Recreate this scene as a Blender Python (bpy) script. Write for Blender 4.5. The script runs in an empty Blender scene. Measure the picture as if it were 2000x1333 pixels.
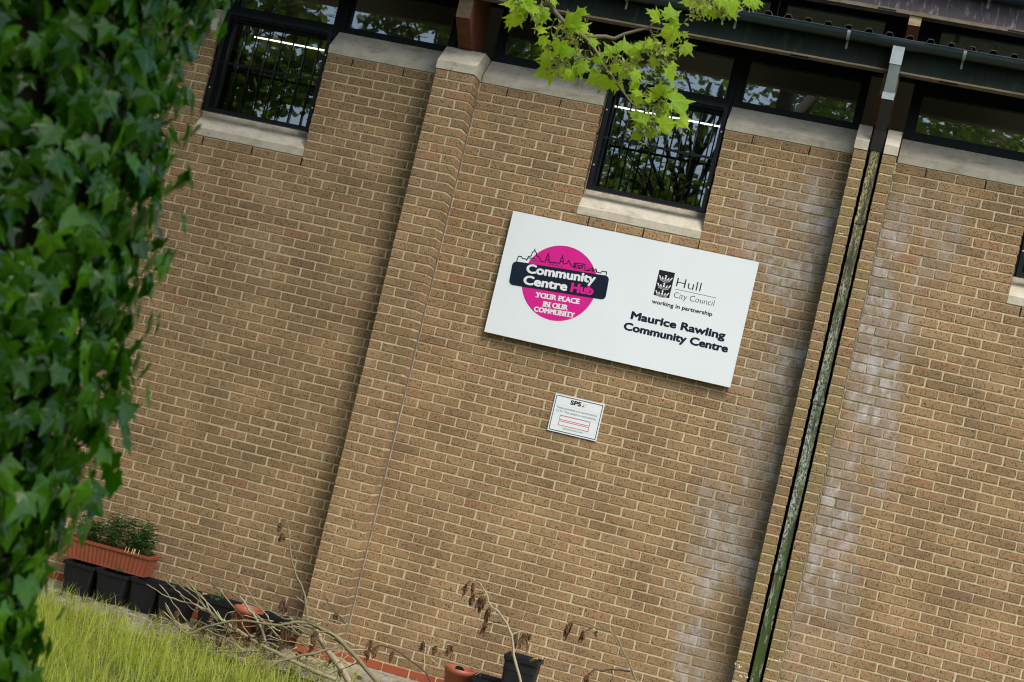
import bpy, bmesh, math, random
from mathutils import Vector, Matrix
R = math.radians
random.seed(7)
sc = bpy.context.scene
COL = sc.collection
GZ = -4.82            # level of the ground (z = 0 is the underside of the coping stones)

# ------------------------------------------------------------------ camera
CAM = Vector((3.22884, -12.21289, -2.66848))
YAW, PIT, ROL, FPX = -0.209376, 0.053231, 0.235556, 3055.0
FW = Vector((math.sin(YAW)*math.cos(PIT), math.cos(YAW)*math.cos(PIT), math.sin(PIT)))
_rt = Vector((math.cos(YAW), -math.sin(YAW), 0)); _up = _rt.cross(FW)
RT = math.cos(ROL)*_rt + math.sin(ROL)*_up
UP = -math.sin(ROL)*_rt + math.cos(ROL)*_up
cd = bpy.data.cameras.new('camera'); cam = bpy.data.objects.new('camera', cd); COL.objects.link(cam)
cd.sensor_width = 36.0; cd.lens = 36.0*FPX/2000.0; cd.clip_start = 0.05; cd.clip_end = 500
m = Matrix.Identity(4)
for i in range(3):
    m[i][0] = RT[i]; m[i][1] = UP[i]; m[i][2] = -FW[i]; m[i][3] = CAM[i]
cam.matrix_world = m
cd.dof.use_dof = True; cd.dof.focus_distance = 12.2; cd.dof.aperture_fstop = 6.7
sc.camera = cam
sc.cycles.filter_width = 1.1

def ray(x, y): return FW + RT*((x-1000)/FPX) - UP*((y-666.5)/FPX)
def at(x, y, Y):
    d = ray(x, y); return CAM + d*((Y-CAM.y)/d.y)
def atd(x, y, dist): return CAM + ray(x, y)*dist
def px(p):
    d = Vector(p)-CAM; w = d.dot(FW)
    return (1000+FPX*d.dot(RT)/w, 666.5-FPX*d.dot(UP)/w, w)

# ------------------------------------------------------------------ world, sun, exposure
SUN = Vector((0.78, -1.0, 1.85)).normalized()
w = bpy.data.worlds.new('World'); sc.world = w; w.use_nodes = True
nt = w.node_tree; nt.nodes.clear()
sky = nt.nodes.new('ShaderNodeTexSky'); sky.sky_type = 'NISHITA'; sky.sun_disc = False
sky.sun_elevation = math.asin(SUN.z); sky.sun_rotation = math.atan2(SUN.x, SUN.y)
sky.air_density = 1.0; sky.dust_density = 3.0; sky.ozone_density = 1.0
bg = nt.nodes.new('ShaderNodeBackground'); bg.inputs[1].default_value = 0.15
wo = nt.nodes.new('ShaderNodeOutputWorld')
nt.links.new(sky.outputs[0], bg.inputs[0]); nt.links.new(bg.outputs[0], wo.inputs[0])
sl = bpy.data.lights.new('sun', 'SUN'); sl.energy = 2.1; sl.angle = R(32); sl.color = (1.0, 0.95, 0.86)
so = bpy.data.objects.new('sun', sl); COL.objects.link(so)
so.rotation_euler = SUN.to_track_quat('Z', 'Y').to_euler(); so.location = (4, -8, 12)
sc.view_settings.view_transform = 'Standard'; sc.view_settings.look = 'None'
sc.view_settings.exposure = 0.70; sc.view_settings.gamma = 1.0

# ------------------------------------------------------------------ material helpers
class NT:
    def __init__(s, name):
        s.m = bpy.data.materials.new(name); s.m.use_nodes = True
        s.t = s.m.node_tree; s.t.nodes.clear()
        s.out = s.t.nodes.new('ShaderNodeOutputMaterial')
    def n(s, typ, **k):
        nd = s.t.nodes.new('ShaderNode'+typ)
        for a, v in k.items(): setattr(nd, a, v)
        return nd
    def l(s, a, b): s.t.links.new(a, b)
    def put(s, sock, v):
        if isinstance(v, bpy.types.NodeSocket): s.l(v, sock)
        else:
            if isinstance(v, tuple) and len(v) == 3 and sock.type == 'RGBA': v = v+(1,)
            sock.default_value = v
    def math(s, op, a, b=0.0, c=None, clamp=False):
        nd = s.n('Math', operation=op, use_clamp=clamp)
        s.put(nd.inputs[0], a); s.put(nd.inputs[1], b)
        if c is not None: s.put(nd.inputs[2], c)
        return nd.outputs[0]
    def mix(s, f, a, b, mode='MIX'):
        nd = s.n('Mix', data_type='RGBA', blend_type=mode)
        s.put(nd.inputs[0], f); s.put(nd.inputs[6], a); s.put(nd.inputs[7], b)
        return nd.outputs[2]
    def noise(s, vec, scale, detail=3, rough=0.55):
        nd = s.n('TexNoise'); nd.inputs['Scale'].default_value = scale
        nd.inputs['Detail'].default_value = detail; nd.inputs['Roughness'].default_value = rough
        if vec is not None: s.l(vec, nd.inputs['Vector'])
        return nd.outputs[0]
    def ramp(s, f, stops, interp='LINEAR'):
        nd = s.n('ValToRGB'); cr = nd.color_ramp; cr.interpolation = interp
        while len(cr.elements) < len(stops): cr.elements.new(0.5)
        for e, (p, c) in zip(cr.elements, stops):
            e.position = p; e.color = (c+(1,)) if len(c) == 3 else c
        s.l(f, nd.inputs[0]); return nd.outputs[0]
    def sstep(s, v, a, b):
        nd = s.n('MapRange', interpolation_type='SMOOTHSTEP')
        s.put(nd.inputs[0], v); nd.inputs[1].default_value = a; nd.inputs[2].default_value = b
        nd.inputs[3].default_value = 0; nd.inputs[4].default_value = 1
        return nd.outputs[0]
    def pos(s): return s.n('NewGeometry').outputs['Position']
    def scl(s, vec, v):
        nd = s.n('VectorMath', operation='MULTIPLY'); s.l(vec, nd.inputs[0]); nd.inputs[1].default_value = v
        return nd.outputs[0]
    def xyz(s, vec):
        nd = s.n('SeparateXYZ'); s.l(vec, nd.inputs[0]); return nd.outputs
    def bsdf(s, col, rough=0.7, metal=0.0, spec=0.5, bump=None, bstr=0.3, bdist=0.003, **k):
        b = s.n('BsdfPrincipled')
        s.put(b.inputs['Base Color'], col); s.put(b.inputs['Roughness'], rough)
        s.put(b.inputs['Metallic'], metal); s.put(b.inputs['Specular IOR Level'], spec)
        if bump is not None:
            bn = s.n('Bump'); bn.inputs['Strength'].default_value = bstr; bn.inputs['Distance'].default_value = bdist
            s.l(bump, bn.inputs['Height']); s.l(bn.outputs[0], b.inputs['Normal'])
        return b
    def done(s, sh):
        s.l(sh if isinstance(sh, bpy.types.NodeSocket) else sh.outputs[0], s.out.inputs[0]); return s.m

M = {}
def simple(name, col, rough=0.6, var=0.15, scale=12, spec=0.5, metal=0.0, bump=0.0, bscale=60):
    t = NT(name); p = t.pos()
    nz = t.noise(p, scale, 4)
    f = t.math('MULTIPLY_ADD', nz, 2*var, 1-var)
    c = t.mix(1.0, col, (0, 0, 0), 'MULTIPLY')
    nd = t.n('Mix', data_type='RGBA', blend_type='MULTIPLY'); nd.inputs[0].default_value = 1
    nd.inputs[6].default_value = col+(1,); t.l(f, nd.inputs[7])
    b = t.bsdf(nd.outputs[2], t.math('MULTIPLY_ADD', nz, 0.2, rough-0.1), metal, spec,
               t.noise(p, bscale, 3) if bump else None, bump)
    M[name] = t.done(b); return M[name]

def brick_material():
    t = NT('tan_brick'); p = t.pos()
    ga = t.n('Attribute', attribute_name='tone'); oa = t.n('Attribute', attribute_name='tone', attribute_type='OBJECT')
    tone = t.math('ADD', ga.outputs['Fac'], oa.outputs['Fac'])
    gr = t.n('Attribute', attribute_name='red')
    sx = t.xyz(p)
    base = t.ramp(tone, [(0.0, (0.215, 0.148, 0.080)), (0.14, (0.236, 0.162, 0.086)), (0.35, (0.258, 0.175, 0.090)),
                         (0.62, (0.282, 0.191, 0.097)), (0.84, (0.302, 0.208, 0.110)), (0.92, (0.290, 0.180, 0.094)),
                         (1.0, (0.270, 0.160, 0.086))])
    fine = t.noise(p, 60, 3, 0.7); big = t.noise(p, 2.2, 1)
    base = t.mix(1.0, base, t.ramp(fine, [(0.25, (0.74, 0.74, 0.74)), (0.75, (1.24, 1.22, 1.2))]), 'MULTIPLY')
    base = t.mix(1.0, base, t.ramp(big, [(0.3, (0.86, 0.845, 0.86)), (0.7, (1.22, 1.185, 1.22))]), 'MULTIPLY')
    # kiln pits: small dark upright specks
    v = t.n('TexVoronoi'); v.inputs['Scale'].default_value = 1.0
    t.l(t.scl(p, (105, 105, 58)), v.inputs['Vector'])
    vc = t.xyz(v.outputs['Color'])
    pit = t.math('MULTIPLY', t.math('SUBTRACT', 1.0, t.sstep(v.outputs['Distance'], 0.24, 0.46)), t.sstep(vc[0], 0.32, 0.60))
    base = t.mix(t.math('MULTIPLY', pit, 0.9), base, (0.022, 0.016, 0.011))
    # lime bloom left by the leaking pipe recess
    dx = t.math('ABSOLUTE', t.math('SUBTRACT', sx[0], 3.085))
    wob = t.noise(t.scl(p, (2.6, 2.6, 0.8)), 1, 2)
    wid = t.math('MULTIPLY_ADD', wob, 1.9, -0.25)
    near = t.math('SUBTRACT', 1.0, t.sstep(t.math('DIVIDE', dx, wid), 0.35, 1.15))
    near = t.math('MULTIPLY', near, t.sstep(sx[2], 0.0, -0.65))
    near = t.math('MULTIPLY', near, t.sstep(sx[1], -0.05, -0.01))
    near = t.math('MULTIPLY', near, t.math('MULTIPLY_ADD', t.sstep(t.noise(t.scl(p, (1.9, 1.9, 1.7)), 1, 2), 0.36, 0.58), 0.85, 0.15))
    streak = t.noise(t.scl(p, (11, 11, 6.0)), 1, 4, 0.65)
    patch = t.sstep(t.math('ADD', streak, t.math('MULTIPLY_ADD', tone, 0.22, -0.11)), 0.42, 0.64)
    grain = t.math('MULTIPLY_ADD', t.sstep(t.noise(p, 130, 2, 0.8), 0.38, 0.62), 0.85, 0.25)
    eff = t.math('MULTIPLY', t.math('MULTIPLY', near, t.math('MULTIPLY_ADD', patch, 1.0, 0.10)), grain, clamp=True)
    base = t.mix(t.math('MULTIPLY', near, 0.50), base, (0.245, 0.218, 0.195))
    base = t.mix(t.math('MULTIPLY', eff, 0.85), base, (0.50, 0.505, 0.52))
    # green film on the nibs
    nib = t.math('MULTIPLY', t.math('SUBTRACT', 1.0, t.sstep(dx, 0.17, 0.26)), t.sstep(big, 0.40, 0.62))
    base = t.mix(t.math('MULTIPLY', nib, 0.4), base, (0.13, 0.125, 0.04))
    base = t.mix(gr.outputs['Fac'], base, t.mix(fine, (0.26, 0.065, 0.030), (0.36, 0.10, 0.05)))
    h = t.math("SUBTRACT", fine, t.math("MULTIPLY", pit, 1.2))
    M['brick'] = t.done(t.bsdf(base, 0.9, 0, 0.25, h, 0.55, 0.0025))

def mortar_material():
    t = NT('buff_mortar'); p = t.pos(); sx = t.xyz(p)
    fz = t.noise(p, 60, 3, 0.75)
    c = t.ramp(fz, [(0.25, (0.40, 0.34, 0.21)), (0.55, (0.55, 0.475, 0.31)), (0.8, (0.65, 0.57, 0.40))])
    dx = t.math('ABSOLUTE', t.math('SUBTRACT', sx[0], 3.085))
    wob = t.noise(t.scl(p, (2.6, 2.6, 0.8)), 1, 2)
    wid = t.math('MULTIPLY_ADD', wob, 1.9, -0.25)
    near = t.math('SUBTRACT', 1.0, t.sstep(t.math('DIVIDE', dx, wid), 0.35, 1.15))
    near = t.math('MULTIPLY', near, t.sstep(sx[2], 0.0, -0.65))
    near = t.math('MULTIPLY', near, t.sstep(sx[1], -0.05, -0.01))
    near = t.math('MULTIPLY', near, t.math('MULTIPLY_ADD', t.sstep(t.noise(t.scl(p, (1.9, 1.9, 1.7)), 1, 2), 0.36, 0.58), 0.85, 0.15))
    streak = t.noise(t.scl(p, (11, 11, 6.0)), 1, 3, 0.65)
    alg = t.mix(t.sstep(t.noise(p, 7, 2), 0.42, 0.62), (0.25, 0.215, 0.13), (0.125, 0.14, 0.03))
    c = t.mix(t.math('MULTIPLY', near, 0.8), c, alg)
    c = t.mix(t.math('MULTIPLY', near, t.sstep(streak, 0.50, 0.68)), c, (0.48, 0.47, 0.44))
    M['mortar'] = t.done(t.bsdf(c, 0.95, 0, 0.2, fz, 0.6, 0.003))

def stone_material():
    t = NT('cast_stone'); p = t.pos(); sx = t.xyz(p)
    c = t.ramp(t.noise(p, 9, 5, 0.65), [(0.25, (0.36, 0.33, 0.25)), (0.5, (0.48, 0.445, 0.355)), (0.8, (0.58, 0.54, 0.46))])
    st = t.sstep(t.noise(t.scl(p, (5, 5, 14)), 1, 4), 0.52, 0.72)
    c = t.mix(t.math('MULTIPLY', st, 0.5), c, (0.22, 0.20, 0.10))
    dk = t.sstep(t.noise(p, 26, 4), 0.62, 0.74)
    c = t.mix(t.math('MULTIPLY', dk, 0.45), c, (0.12, 0.11, 0.08))
    M['stone'] = t.done(t.bsdf(c, 0.88, 0, 0.3, t.noise(p, 120, 4, 0.75), 0.4, 0.003))

def glass_material():
    t = NT('window_glass')
    fr = t.n('Fresnel'); fr.inputs[0].default_value = 1.5
    f = t.math('MULTIPLY_ADD', fr.outputs[0], 2.2, 0.07, clamp=True)
    nz = t.noise(t.pos(), 1.6, 2); bn = t.n('Bump'); bn.inputs['Strength'].default_value = 0.05; bn.inputs['Distance'].default_value = 0.02
    t.l(nz, bn.inputs['Height'])
    gl = t.n('BsdfGlossy'); gl.inputs['Roughness'].default_value = 0.01; gl.inputs['Color'].default_value = (0.93, 0.97, 1, 1)
    t.l(bn.outputs[0], gl.inputs['Normal'])
    tr = t.n('BsdfTransparent'); tr.inputs[0].default_value = (0.72, 0.78, 0.76, 1)
    mx = t.n('MixShader'); t.l(f, mx.inputs[0]); t.l(tr.outputs[0], mx.inputs[1]); t.l(gl.outputs[0], mx.inputs[2])
    M['glass'] = t.done(mx)

def pipe_material():
    t = NT('stained_downpipe'); p = t.pos(); sx = t.xyz(p)
    lich = t.sstep(t.noise(t.scl(p, (95, 95, 38)), 1, 4, 0.75), 0.44, 0.56)
    moss = t.sstep(t.noise(t.scl(p, (45, 45, 9)), 1, 4, 0.7), 0.50, 0.60)
    hi = t.sstep(sx[2], -1.9, -0.2)
    lc = t.mix(hi, (0.40, 0.46, 0.38), (0.46, 0.38, 0.18))
    c = t.mix(t.math('MULTIPLY', lich, t.sstep(t.noise(t.scl(p, (30, 30, 4)), 1, 3), 0.34, 0.58)), (0.028, 0.030, 0.020), lc)
    c = t.mix(t.math('MULTIPLY', moss, 0.85), c, (0.075, 0.10, 0.012))
    low = t.sstep(sx[2], -2.6, -3.6)
    c = t.mix(t.math('MULTIPLY', low, t.sstep(t.noise(t.scl(p, (30, 30, 5)), 1, 4, 0.7), 0.42, 0.52)), c, (0.04, 0.072, 0.008))
    top = t.sstep(sx[2], 0.10, 0.2)
    c = t.mix(top, c, (0.06, 0.058, 0.056))
    M['pipe'] = t.done(t.bsdf(c, 0.6, 0, 0.4, lich, 0.3, 0.002))

def leaf_mat(name, dark, light, vein, trans, tcol, rough=0.4, spec=0.5, tvar=0.5):
    t = NT(name)
    oa = t.n('ObjectInfo').outputs['Random']; ga = t.n('Attribute', attribute_name='tone').outputs['Fac']
    rnd = t.math('FRACT', t.math('ADD', oa, ga))
    va = t.n('Attribute', attribute_name='vein').outputs['Fac']
    c = t.ramp(rnd, [(0.0, dark), (0.72, tuple((a*0.55+b*0.45) for a, b in zip(dark, light))), (1.0, light)])
    nz = t.noise(t.pos(), 70, 3)
    c = t.mix(1.0, c, t.ramp(nz, [(0.3, (0.8, 0.8, 0.8)), (0.7, (1.15, 1.15, 1.15))]), 'MULTIPLY')
    c = t.mix(t.math('MULTIPLY', t.sstep(va, 0.93, 0.985), 0.75), c, vein)
    b = t.bsdf(c, rough, 0, spec)
    if trans:
        tr = t.n('BsdfTranslucent')
        tc = t.mix(t.math('MULTIPLY', t.sstep(va, 0.94, 0.99), 0.6), t.mix(rnd, tcol, tuple(x*tvar for x in tcol)), tuple(x*0.45 for x in tcol))
        t.l(tc, tr.inputs[0])
        mx = t.n('MixShader'); mx.inputs[0].default_value = trans
        t.l(b.outputs[0], mx.inputs[1]); t.l(tr.outputs[0], mx.inputs[2])
        M[name] = t.done(mx)
    else: M[name] = t.done(b)

def fascia_material(name, a, b, streak, amt):
    t = NT(name); p = t.pos()
    c = t.mix(t.sstep(t.noise(p, 2.5, 4), 0.35, 0.65), a, b)
    s = t.sstep(t.noise(t.scl(p, (24, 24, 5)), 1, 5, 0.7), 0.52, 0.70)
    c = t.mix(t.math('MULTIPLY', s, amt), c, streak)
    M[name] = t.done(t.bsdf(c, 0.7, 0, 0.15, t.noise(p, 80, 3), 0.15, 0.002))

def wood_material(name, a, b):
    t = NT(name); p = t.pos()
    g = t.noise(t.scl(p, (9, 9, 60)), 1, 5, 0.65)
    c = t.mix(t.sstep(g, 0.3, 0.7), a, b)
    c = t.mix(t.math('MULTIPLY', t.sstep(t.noise(p, 14, 4), 0.55, 0.75), 0.5), c, tuple(x*0.45 for x in a))
    M[name] = t.done(t.bsdf(c, 0.75, 0, 0.3, g, 0.3, 0.002))

def ground_material():
    t = NT('lawn_soil'); p = t.pos()
    c = t.ramp(t.noise(p, 5, 6, 0.7), [(0.25, (0.05, 0.06, 0.018)), (0.5, (0.085, 0.10, 0.03)), (0.75, (0.13, 0.11, 0.055))])
    M['ground'] = t.done(t.bsdf(c, 0.95, 0, 0.2, t.noise(p, 60, 4), 0.7, 0.02))
    t = NT('worn_concrete'); p = t.pos()
    c = t.ramp(t.noise(p, 6, 6, 0.7), [(0.25, (0.15, 0.135, 0.095)), (0.5, (0.27, 0.25, 0.20)), (0.75, (0.36, 0.34, 0.28))])
    c = t.mix(t.math('MULTIPLY', t.sstep(t.noise(p, 22, 5), 0.55, 0.7), 0.7), c, (0.085, 0.065, 0.035))
    M['concrete'] = t.done(t.bsdf(c, 0.93, 0, 0.25, t.noise(p, 90, 4), 0.5, 0.006))

brick_material(); mortar_material(); stone_material(); glass_material(); pipe_material(); ground_material()
fascia_material('fascia_dark', (0.009, 0.014, 0.013), (0.011, 0.021, 0.016), (0.035, 0.055, 0.030), 0.45)
fascia_material('fascia_grey', (0.065, 0.060, 0.072), (0.085, 0.075, 0.085), (0.42, 0.40, 0.38), 0.6)
wood_material('red_timber', (0.115, 0.036, 0.020), (0.165, 0.058, 0.032))
wood_material('weathered_timber', (0.25, 0.17, 0.10), (0.42, 0.33, 0.18))
wood_material('soffit_timber', (0.085, 0.060, 0.036), (0.13, 0.095, 0.06))
wood_material('strip_timber', (0.15, 0.12, 0.08), (0.22, 0.185, 0.13))
simple('frame_paint', (0.005, 0.009, 0.011), 0.5, 0.2, 6, spec=0.2)
simple('grille_paint', (0.006, 0.007, 0.009), 0.4, 0.2, 20, spec=0.3)
simple('gutter_plastic', (0.030, 0.046, 0.055), 0.34, 0.25, 5, spec=0.35)
simple('rain_grey', (0.30, 0.36, 0.38), 0.45, 0.2, 14)
simple('sheet_roof', (0.035, 0.035, 0.036), 0.8, 0.3, 10)
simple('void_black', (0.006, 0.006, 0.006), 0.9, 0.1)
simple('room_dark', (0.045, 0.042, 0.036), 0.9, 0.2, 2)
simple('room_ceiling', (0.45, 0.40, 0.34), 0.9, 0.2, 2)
simple('upper_ceiling', (0.72, 0.64, 0.58), 0.8, 0.2, 3)
simple('sealant', (0.17, 0.15, 0.125), 0.7, 0.4, 40)
simple('bolt_zinc', (0.62, 0.64, 0.66), 0.35, 0.1, metal=0.6)
simple('sign_white', (0.72, 0.78, 0.81), 0.32, 0.03, 3)
simple('sign_edge', (0.62, 0.64, 0.64), 0.4, 0.05, 3)
simple('ink_navy', (0.004, 0.009, 0.026), 0.35, 0.05)
simple('ink_pink', (0.62, 0.012, 0.245), 0.35, 0.03)
simple('ink_white', (0.72, 0.75, 0.77), 0.35, 0.02)
simple('ink_black', (0.008, 0.009, 0.014), 0.35, 0.05)
simple('ink_red', (0.55, 0.012, 0.05), 0.35, 0.05)
simple('ink_grey', (0.06, 0.065, 0.085), 0.4, 0.05)
simple('ink_pale', (0.58, 0.61, 0.64), 0.4, 0.05)
simple('black_pot', (0.009, 0.010, 0.013), 0.5, 0.35, 18, spec=0.3)
simple('terracotta_plastic', (0.29, 0.080, 0.040), 0.5, 0.2, 14)
simple('compost', (0.045, 0.032, 0.022), 0.95, 0.5, 60, bump=0.6)
simple('pale_bark', (0.30, 0.255, 0.165), 0.8, 0.3, 30, bump=0.4)
simple('olive_bark', (0.155, 0.145, 0.075), 0.8, 0.35, 30, bump=0.4)
simple('grey_bark', (0.13, 0.105, 0.075), 0.85, 0.4, 25, bump=0.5)
simple('dark_twig', (0.055, 0.040, 0.030), 0.8, 0.3, 40)
simple('dead_leaf', (0.105, 0.058, 0.026), 0.85, 0.45, 40)
simple('straw', (0.42, 0.34, 0.15), 0.8, 0.3, 30)
simple('ivy_stem', (0.022, 0.020, 0.012), 0.85, 0.3, 30)
simple('tree_bark', (0.034, 0.027, 0.020), 0.9, 0.5, 14, bump=0.7, bscale=30)
simple('cream_plastic', (0.55, 0.50, 0.38), 0.5, 0.05)
simple('bird_lime', (0.78, 0.77, 0.72), 0.8, 0.05)
leaf_mat('ivy_leaf', (0.013, 0.065, 0.004), (0.105, 0.300, 0.008), (0.18, 0.36, 0.05), 0.25, (0.12, 0.50, 0.006), 0.11, 0.36)
leaf_mat('maple_leaf', (0.12, 0.26, 0.008), (0.32, 0.48, 0.016), (0.44, 0.60, 0.08), 0.55, (0.78, 1.0, 0.04), 0.5, 0.2, 0.5)
leaf_mat('maple_seed', (0.15, 0.19, 0.04), (0.34, 0.36, 0.11), (0.3, 0.3, 0.1), 0.4, (0.60, 0.66, 0.14), 0.6, 0.3)
leaf_mat('grass_blade', (0.20, 0.32, 0.02), (0.58, 0.55, 0.18), (0.2, 0.2, 0.05), 0.5, (0.90, 1.0, 0.10), 0.6, 0.3)
leaf_mat('lily_leaf', (0.018, 0.070, 0.016), (0.055, 0.160, 0.030), (0.1, 0.2, 0.05), 0.2, (0.08, 0.25, 0.03), 0.45, 0.4)
leaf_mat('crown_leaf', (0.030, 0.070, 0.010), (0.090, 0.160, 0.018), (0.1, 0.2, 0.03), 0.4, (0.28, 0.44, 0.03), 0.5, 0.4)
t = NT('tube_light'); e = t.n('Emission'); e.inputs[0].default_value = (1, 0.86, 0.66, 1); e.inputs[1].default_value = 3; M['tube'] = t.done(e)

# ------------------------------------------------------------------ mesh helpers
class MB:
    def __init__(s): s.v = []; s.f = []; s.a = {}; s.mi = []
    def add(s, vs, fs, mi=0, **at_):
        o = len(s.v); s.v += [tuple(v) for v in vs]; s.f += [tuple(i+o for i in f) for f in fs]; s.mi += [mi]*len(fs)
        for k in set(list(s.a)+list(at_)):
            L = s.a.setdefault(k, []); L += [0.0]*(o-len(L))
            v = at_.get(k, 0.0); L += (list(v) if hasattr(v, '__len__') else [v]*len(vs))
        return s
    def box(s, x0, x1, y0, y1, z0, z1, mi=0, **k):
        return s.add([(x0,y0,z0),(x1,y0,z0),(x1,y1,z0),(x0,y1,z0),(x0,y0,z1),(x1,y0,z1),(x1,y1,z1),(x0,y1,z1)],
              [(0,1,5,4),(1,2,6,5),(2,3,7,6),(3,0,4,7),(4,5,6,7),(3,2,1,0)], mi, **k)
    def prism_x(s, prof, x0, x1, mi=0):          # profile of (y, z), closed, extruded along x
        n = len(prof)
        vs = [(x0, y, z) for y, z in prof]+[(x1, y, z) for y, z in prof]
        fs = [(i, (i+1) % n, n+(i+1) % n, n+i) for i in range(n)]+[tuple(range(n-1, -1, -1)), tuple(range(n, 2*n))]
        return s.add(vs, fs, mi)
    def tube(s, pts, rad, seg=7, cap=True, mi=0):
        pts = [Vector(p) for p in pts]; n = len(pts)
        if not hasattr(rad, '__len__'): rad = [rad]*n
        vs = []; ref = Vector((0.3, 0.9, 0.2)); 
        for i, p in enumerate(pts):
            d = (pts[min(i+1, n-1)]-pts[max(i-1, 0)])
            d = d.normalized() if d.length > 1e-9 else Vector((0, 0, 1))
            a = d.cross(ref); a = a.normalized() if a.length > 1e-4 else d.orthogonal().normalized()
            b = d.cross(a)
            for k in range(seg):
                t_ = 2*math.pi*k/seg; vs.append(p+(a*math.cos(t_)+b*math.sin(t_))*rad[i])
        fs = [(i*seg+k, i*seg+(k+1) % seg, (i+1)*seg+(k+1) % seg, (i+1)*seg+k) for i in range(n-1) for k in range(seg)]
        if cap: fs += [tuple(range(seg-1, -1, -1)), tuple(range((n-1)*seg, n*seg))]
        return s.add(vs, fs, mi)
    def mesh(s, name, mats, smooth=False, origin=(0, 0, 0)):
        me = bpy.data.meshes.new(name); o = Vector(origin)
        me.from_pydata([tuple(Vector(v)-o) for v in s.v], [], s.f)
        if not isinstance(mats, (list, tuple)): mats = [mats]
        for q in mats: me.materials.append(M[q])
        if len(mats) > 1: me.polygons.foreach_set('material_index', s.mi)
        for k, L in s.a.items():
            L = L+[0.0]*(len(s.v)-len(L))
            me.attributes.new(k, 'FLOAT', 'POINT').data.foreach_set('value', L)
        if smooth: me.polygons.foreach_set('use_smooth', [True]*len(me.polygons))
        me.update(); return me
    def build(s, name, mats, parent=None, smooth=False, origin=(0, 0, 0)):
        ob = bpy.data.objects.new(name, s.mesh(name, mats, smooth, origin)); ob.location = origin
        COL.objects.link(ob)
        if parent is not None: adopt(ob, parent)
        return ob
def wloc(o):
    v = Vector(o.location)
    return v+wloc(o.parent) if o.parent else v      # parents are never rotated
def adopt(ob, parent): ob.parent = parent; ob.location = Vector(ob.location)-wloc(parent)
def tag(o, label, cat, group=None, kind=None):
    o['label'] = label; o['category'] = cat
    if group: o['group'] = group
    if kind: o['kind'] = kind
    return o
def empty(name, loc, label, cat, group=None):
    o = bpy.data.objects.new(name, None); COL.objects.link(o); o.location = loc; o.empty_display_size = 0.1
    return tag(o, label, cat, group)

# ------------------------------------------------------------------ ground
g = MB().add([(-150,-150,GZ),(150,-150,GZ),(150,150,GZ),(-150,150,GZ)], [(0,1,2,3)]).build('ground', 'ground'); g['kind'] = 'structure'
vs = []; n = 40
for i in range(n+1):
    x = -8+18*i/n; vs.append((x, -1.12+random.uniform(-.13,.13), GZ+.006)); vs.append((x, 0.1, GZ+.02))
cp = MB().add(vs, [(2*i, 2*i+2, 2*i+3, 2*i+1) for i in range(n)]).build('concrete_path', 'concrete'); cp['kind'] = 'structure'

# ------------------------------------------------------------------ the building
BAY = 3.375; H = 0.1125; CO = 0.075
PIL = [-0.455-BAY, -0.455, 2.92, 6.295]           # left faces of the pilasters
PW = 0.3275; PD = 0.215
bld = empty('brick_building', (1.4, 0, GZ), 'long tan brick community building with dark clerestory windows under its eaves', 'building')
WIN = [(0.905+BAY*i, 1.9075+BAY*i) for i in (-1, 0, 1)]
SILLB = -0.895
NROW = 65                                            # courses from the coping to the ground; the last ones are red
# mortar body
mb = MB(); e = 0.0045
for i in (-1, 0, 1):
    a = -0.1275+BAY*i; b = a+BAY-PW; wl, wr = WIN[i+1]
    mb.box(a, wl-e, e, .26, SILLB, 0); mb.box(wr+e, b, e, .26, SILLB, 0); mb.box(a, b, e, .26, GZ-.2, SILLB)
for p in PIL: mb.box(p, p+PW, e, .26, GZ-.2, .0)
mb.box(-9, PIL[0], e, .26, GZ-.2, 0.0)
wall = mb.build('wall', 'mortar', bld)

def brick_geo(w_, h_, d_, rnd):
    j = lambda q=.0014: rnd.uniform(-q, q)
    b = .0034; fy = j(.0014); ring = []
    for sx_, sz_, first in ((-1, -1, 1), (1, -1, 0), (1, 1, 1), (-1, 1, 0)):
        c = rnd.choice((.0025, .0035, .005, .008)); c2 = c*rnd.uniform(.6, 1.3)
        px_, pz_ = sx_*w_/2+j(), sz_*h_/2+j()
        A1 = (px_-sx_*c2, pz_); A2 = (px_, pz_-sz_*c)
        ring += [A2, A1] if first else [A1, A2]
    f = [(x*(1-2*b/w_), fy+j(.0006), z*(1-2*b/h_)) for x, z in ring]
    m1 = [(x, .004, z) for x, z in ring]; bk = [(x, d_, z) for x, z in ring]
    vs = f+m1+bk
    fs = [tuple(range(8))]+[(8+i, 8+(i+1) % 8, (i+1) % 8, i) for i in range(8)]+[(16+i, 16+(i+1) % 8, 8+(i+1) % 8, 8+i) for i in range(8)]
    return vs, fs
rb = random.Random(3)
variants = {}
for kind, ww in (('full', .215), ('half', .1025)):
    variants[kind] = []
    for q in range(8):
        vs, fs = brick_geo(ww+.001, .0655, .10, rb)
        variants[kind].append(MB().add(vs, fs).mesh('brick', 'brick'))
bricks = []                                          # (x0, x1, z0, z1, y, depth, red)
def run(a, b, r, lo=None):
    off = 0 if r % 2 else 1                          # even u on odd rows
    z1 = -r*CO-.005; z0 = z1-.065
    u0 = math.ceil((a+.03)/H); cuts = [u*H for u in range(u0-1, int(b/H)+3) if (u-off) % 2 == 0 and a+.03 < u*H < b-.03]
    xs = [a-.005]+cuts+[b+.005]
    for x0, x1 in zip(xs[:-1], xs[1:]):
        q0 = rb.uniform(-.003, .003); q1 = rb.uniform(-.003, .003)
        bricks.append((x0+.005+q0, x1-.005+q1, z0+rb.uniform(-.0012,.0012), z1+rb.uniform(-.0012,.0012), 0.0, .10, 1.0 if r >= 63 else 0.0))
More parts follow.
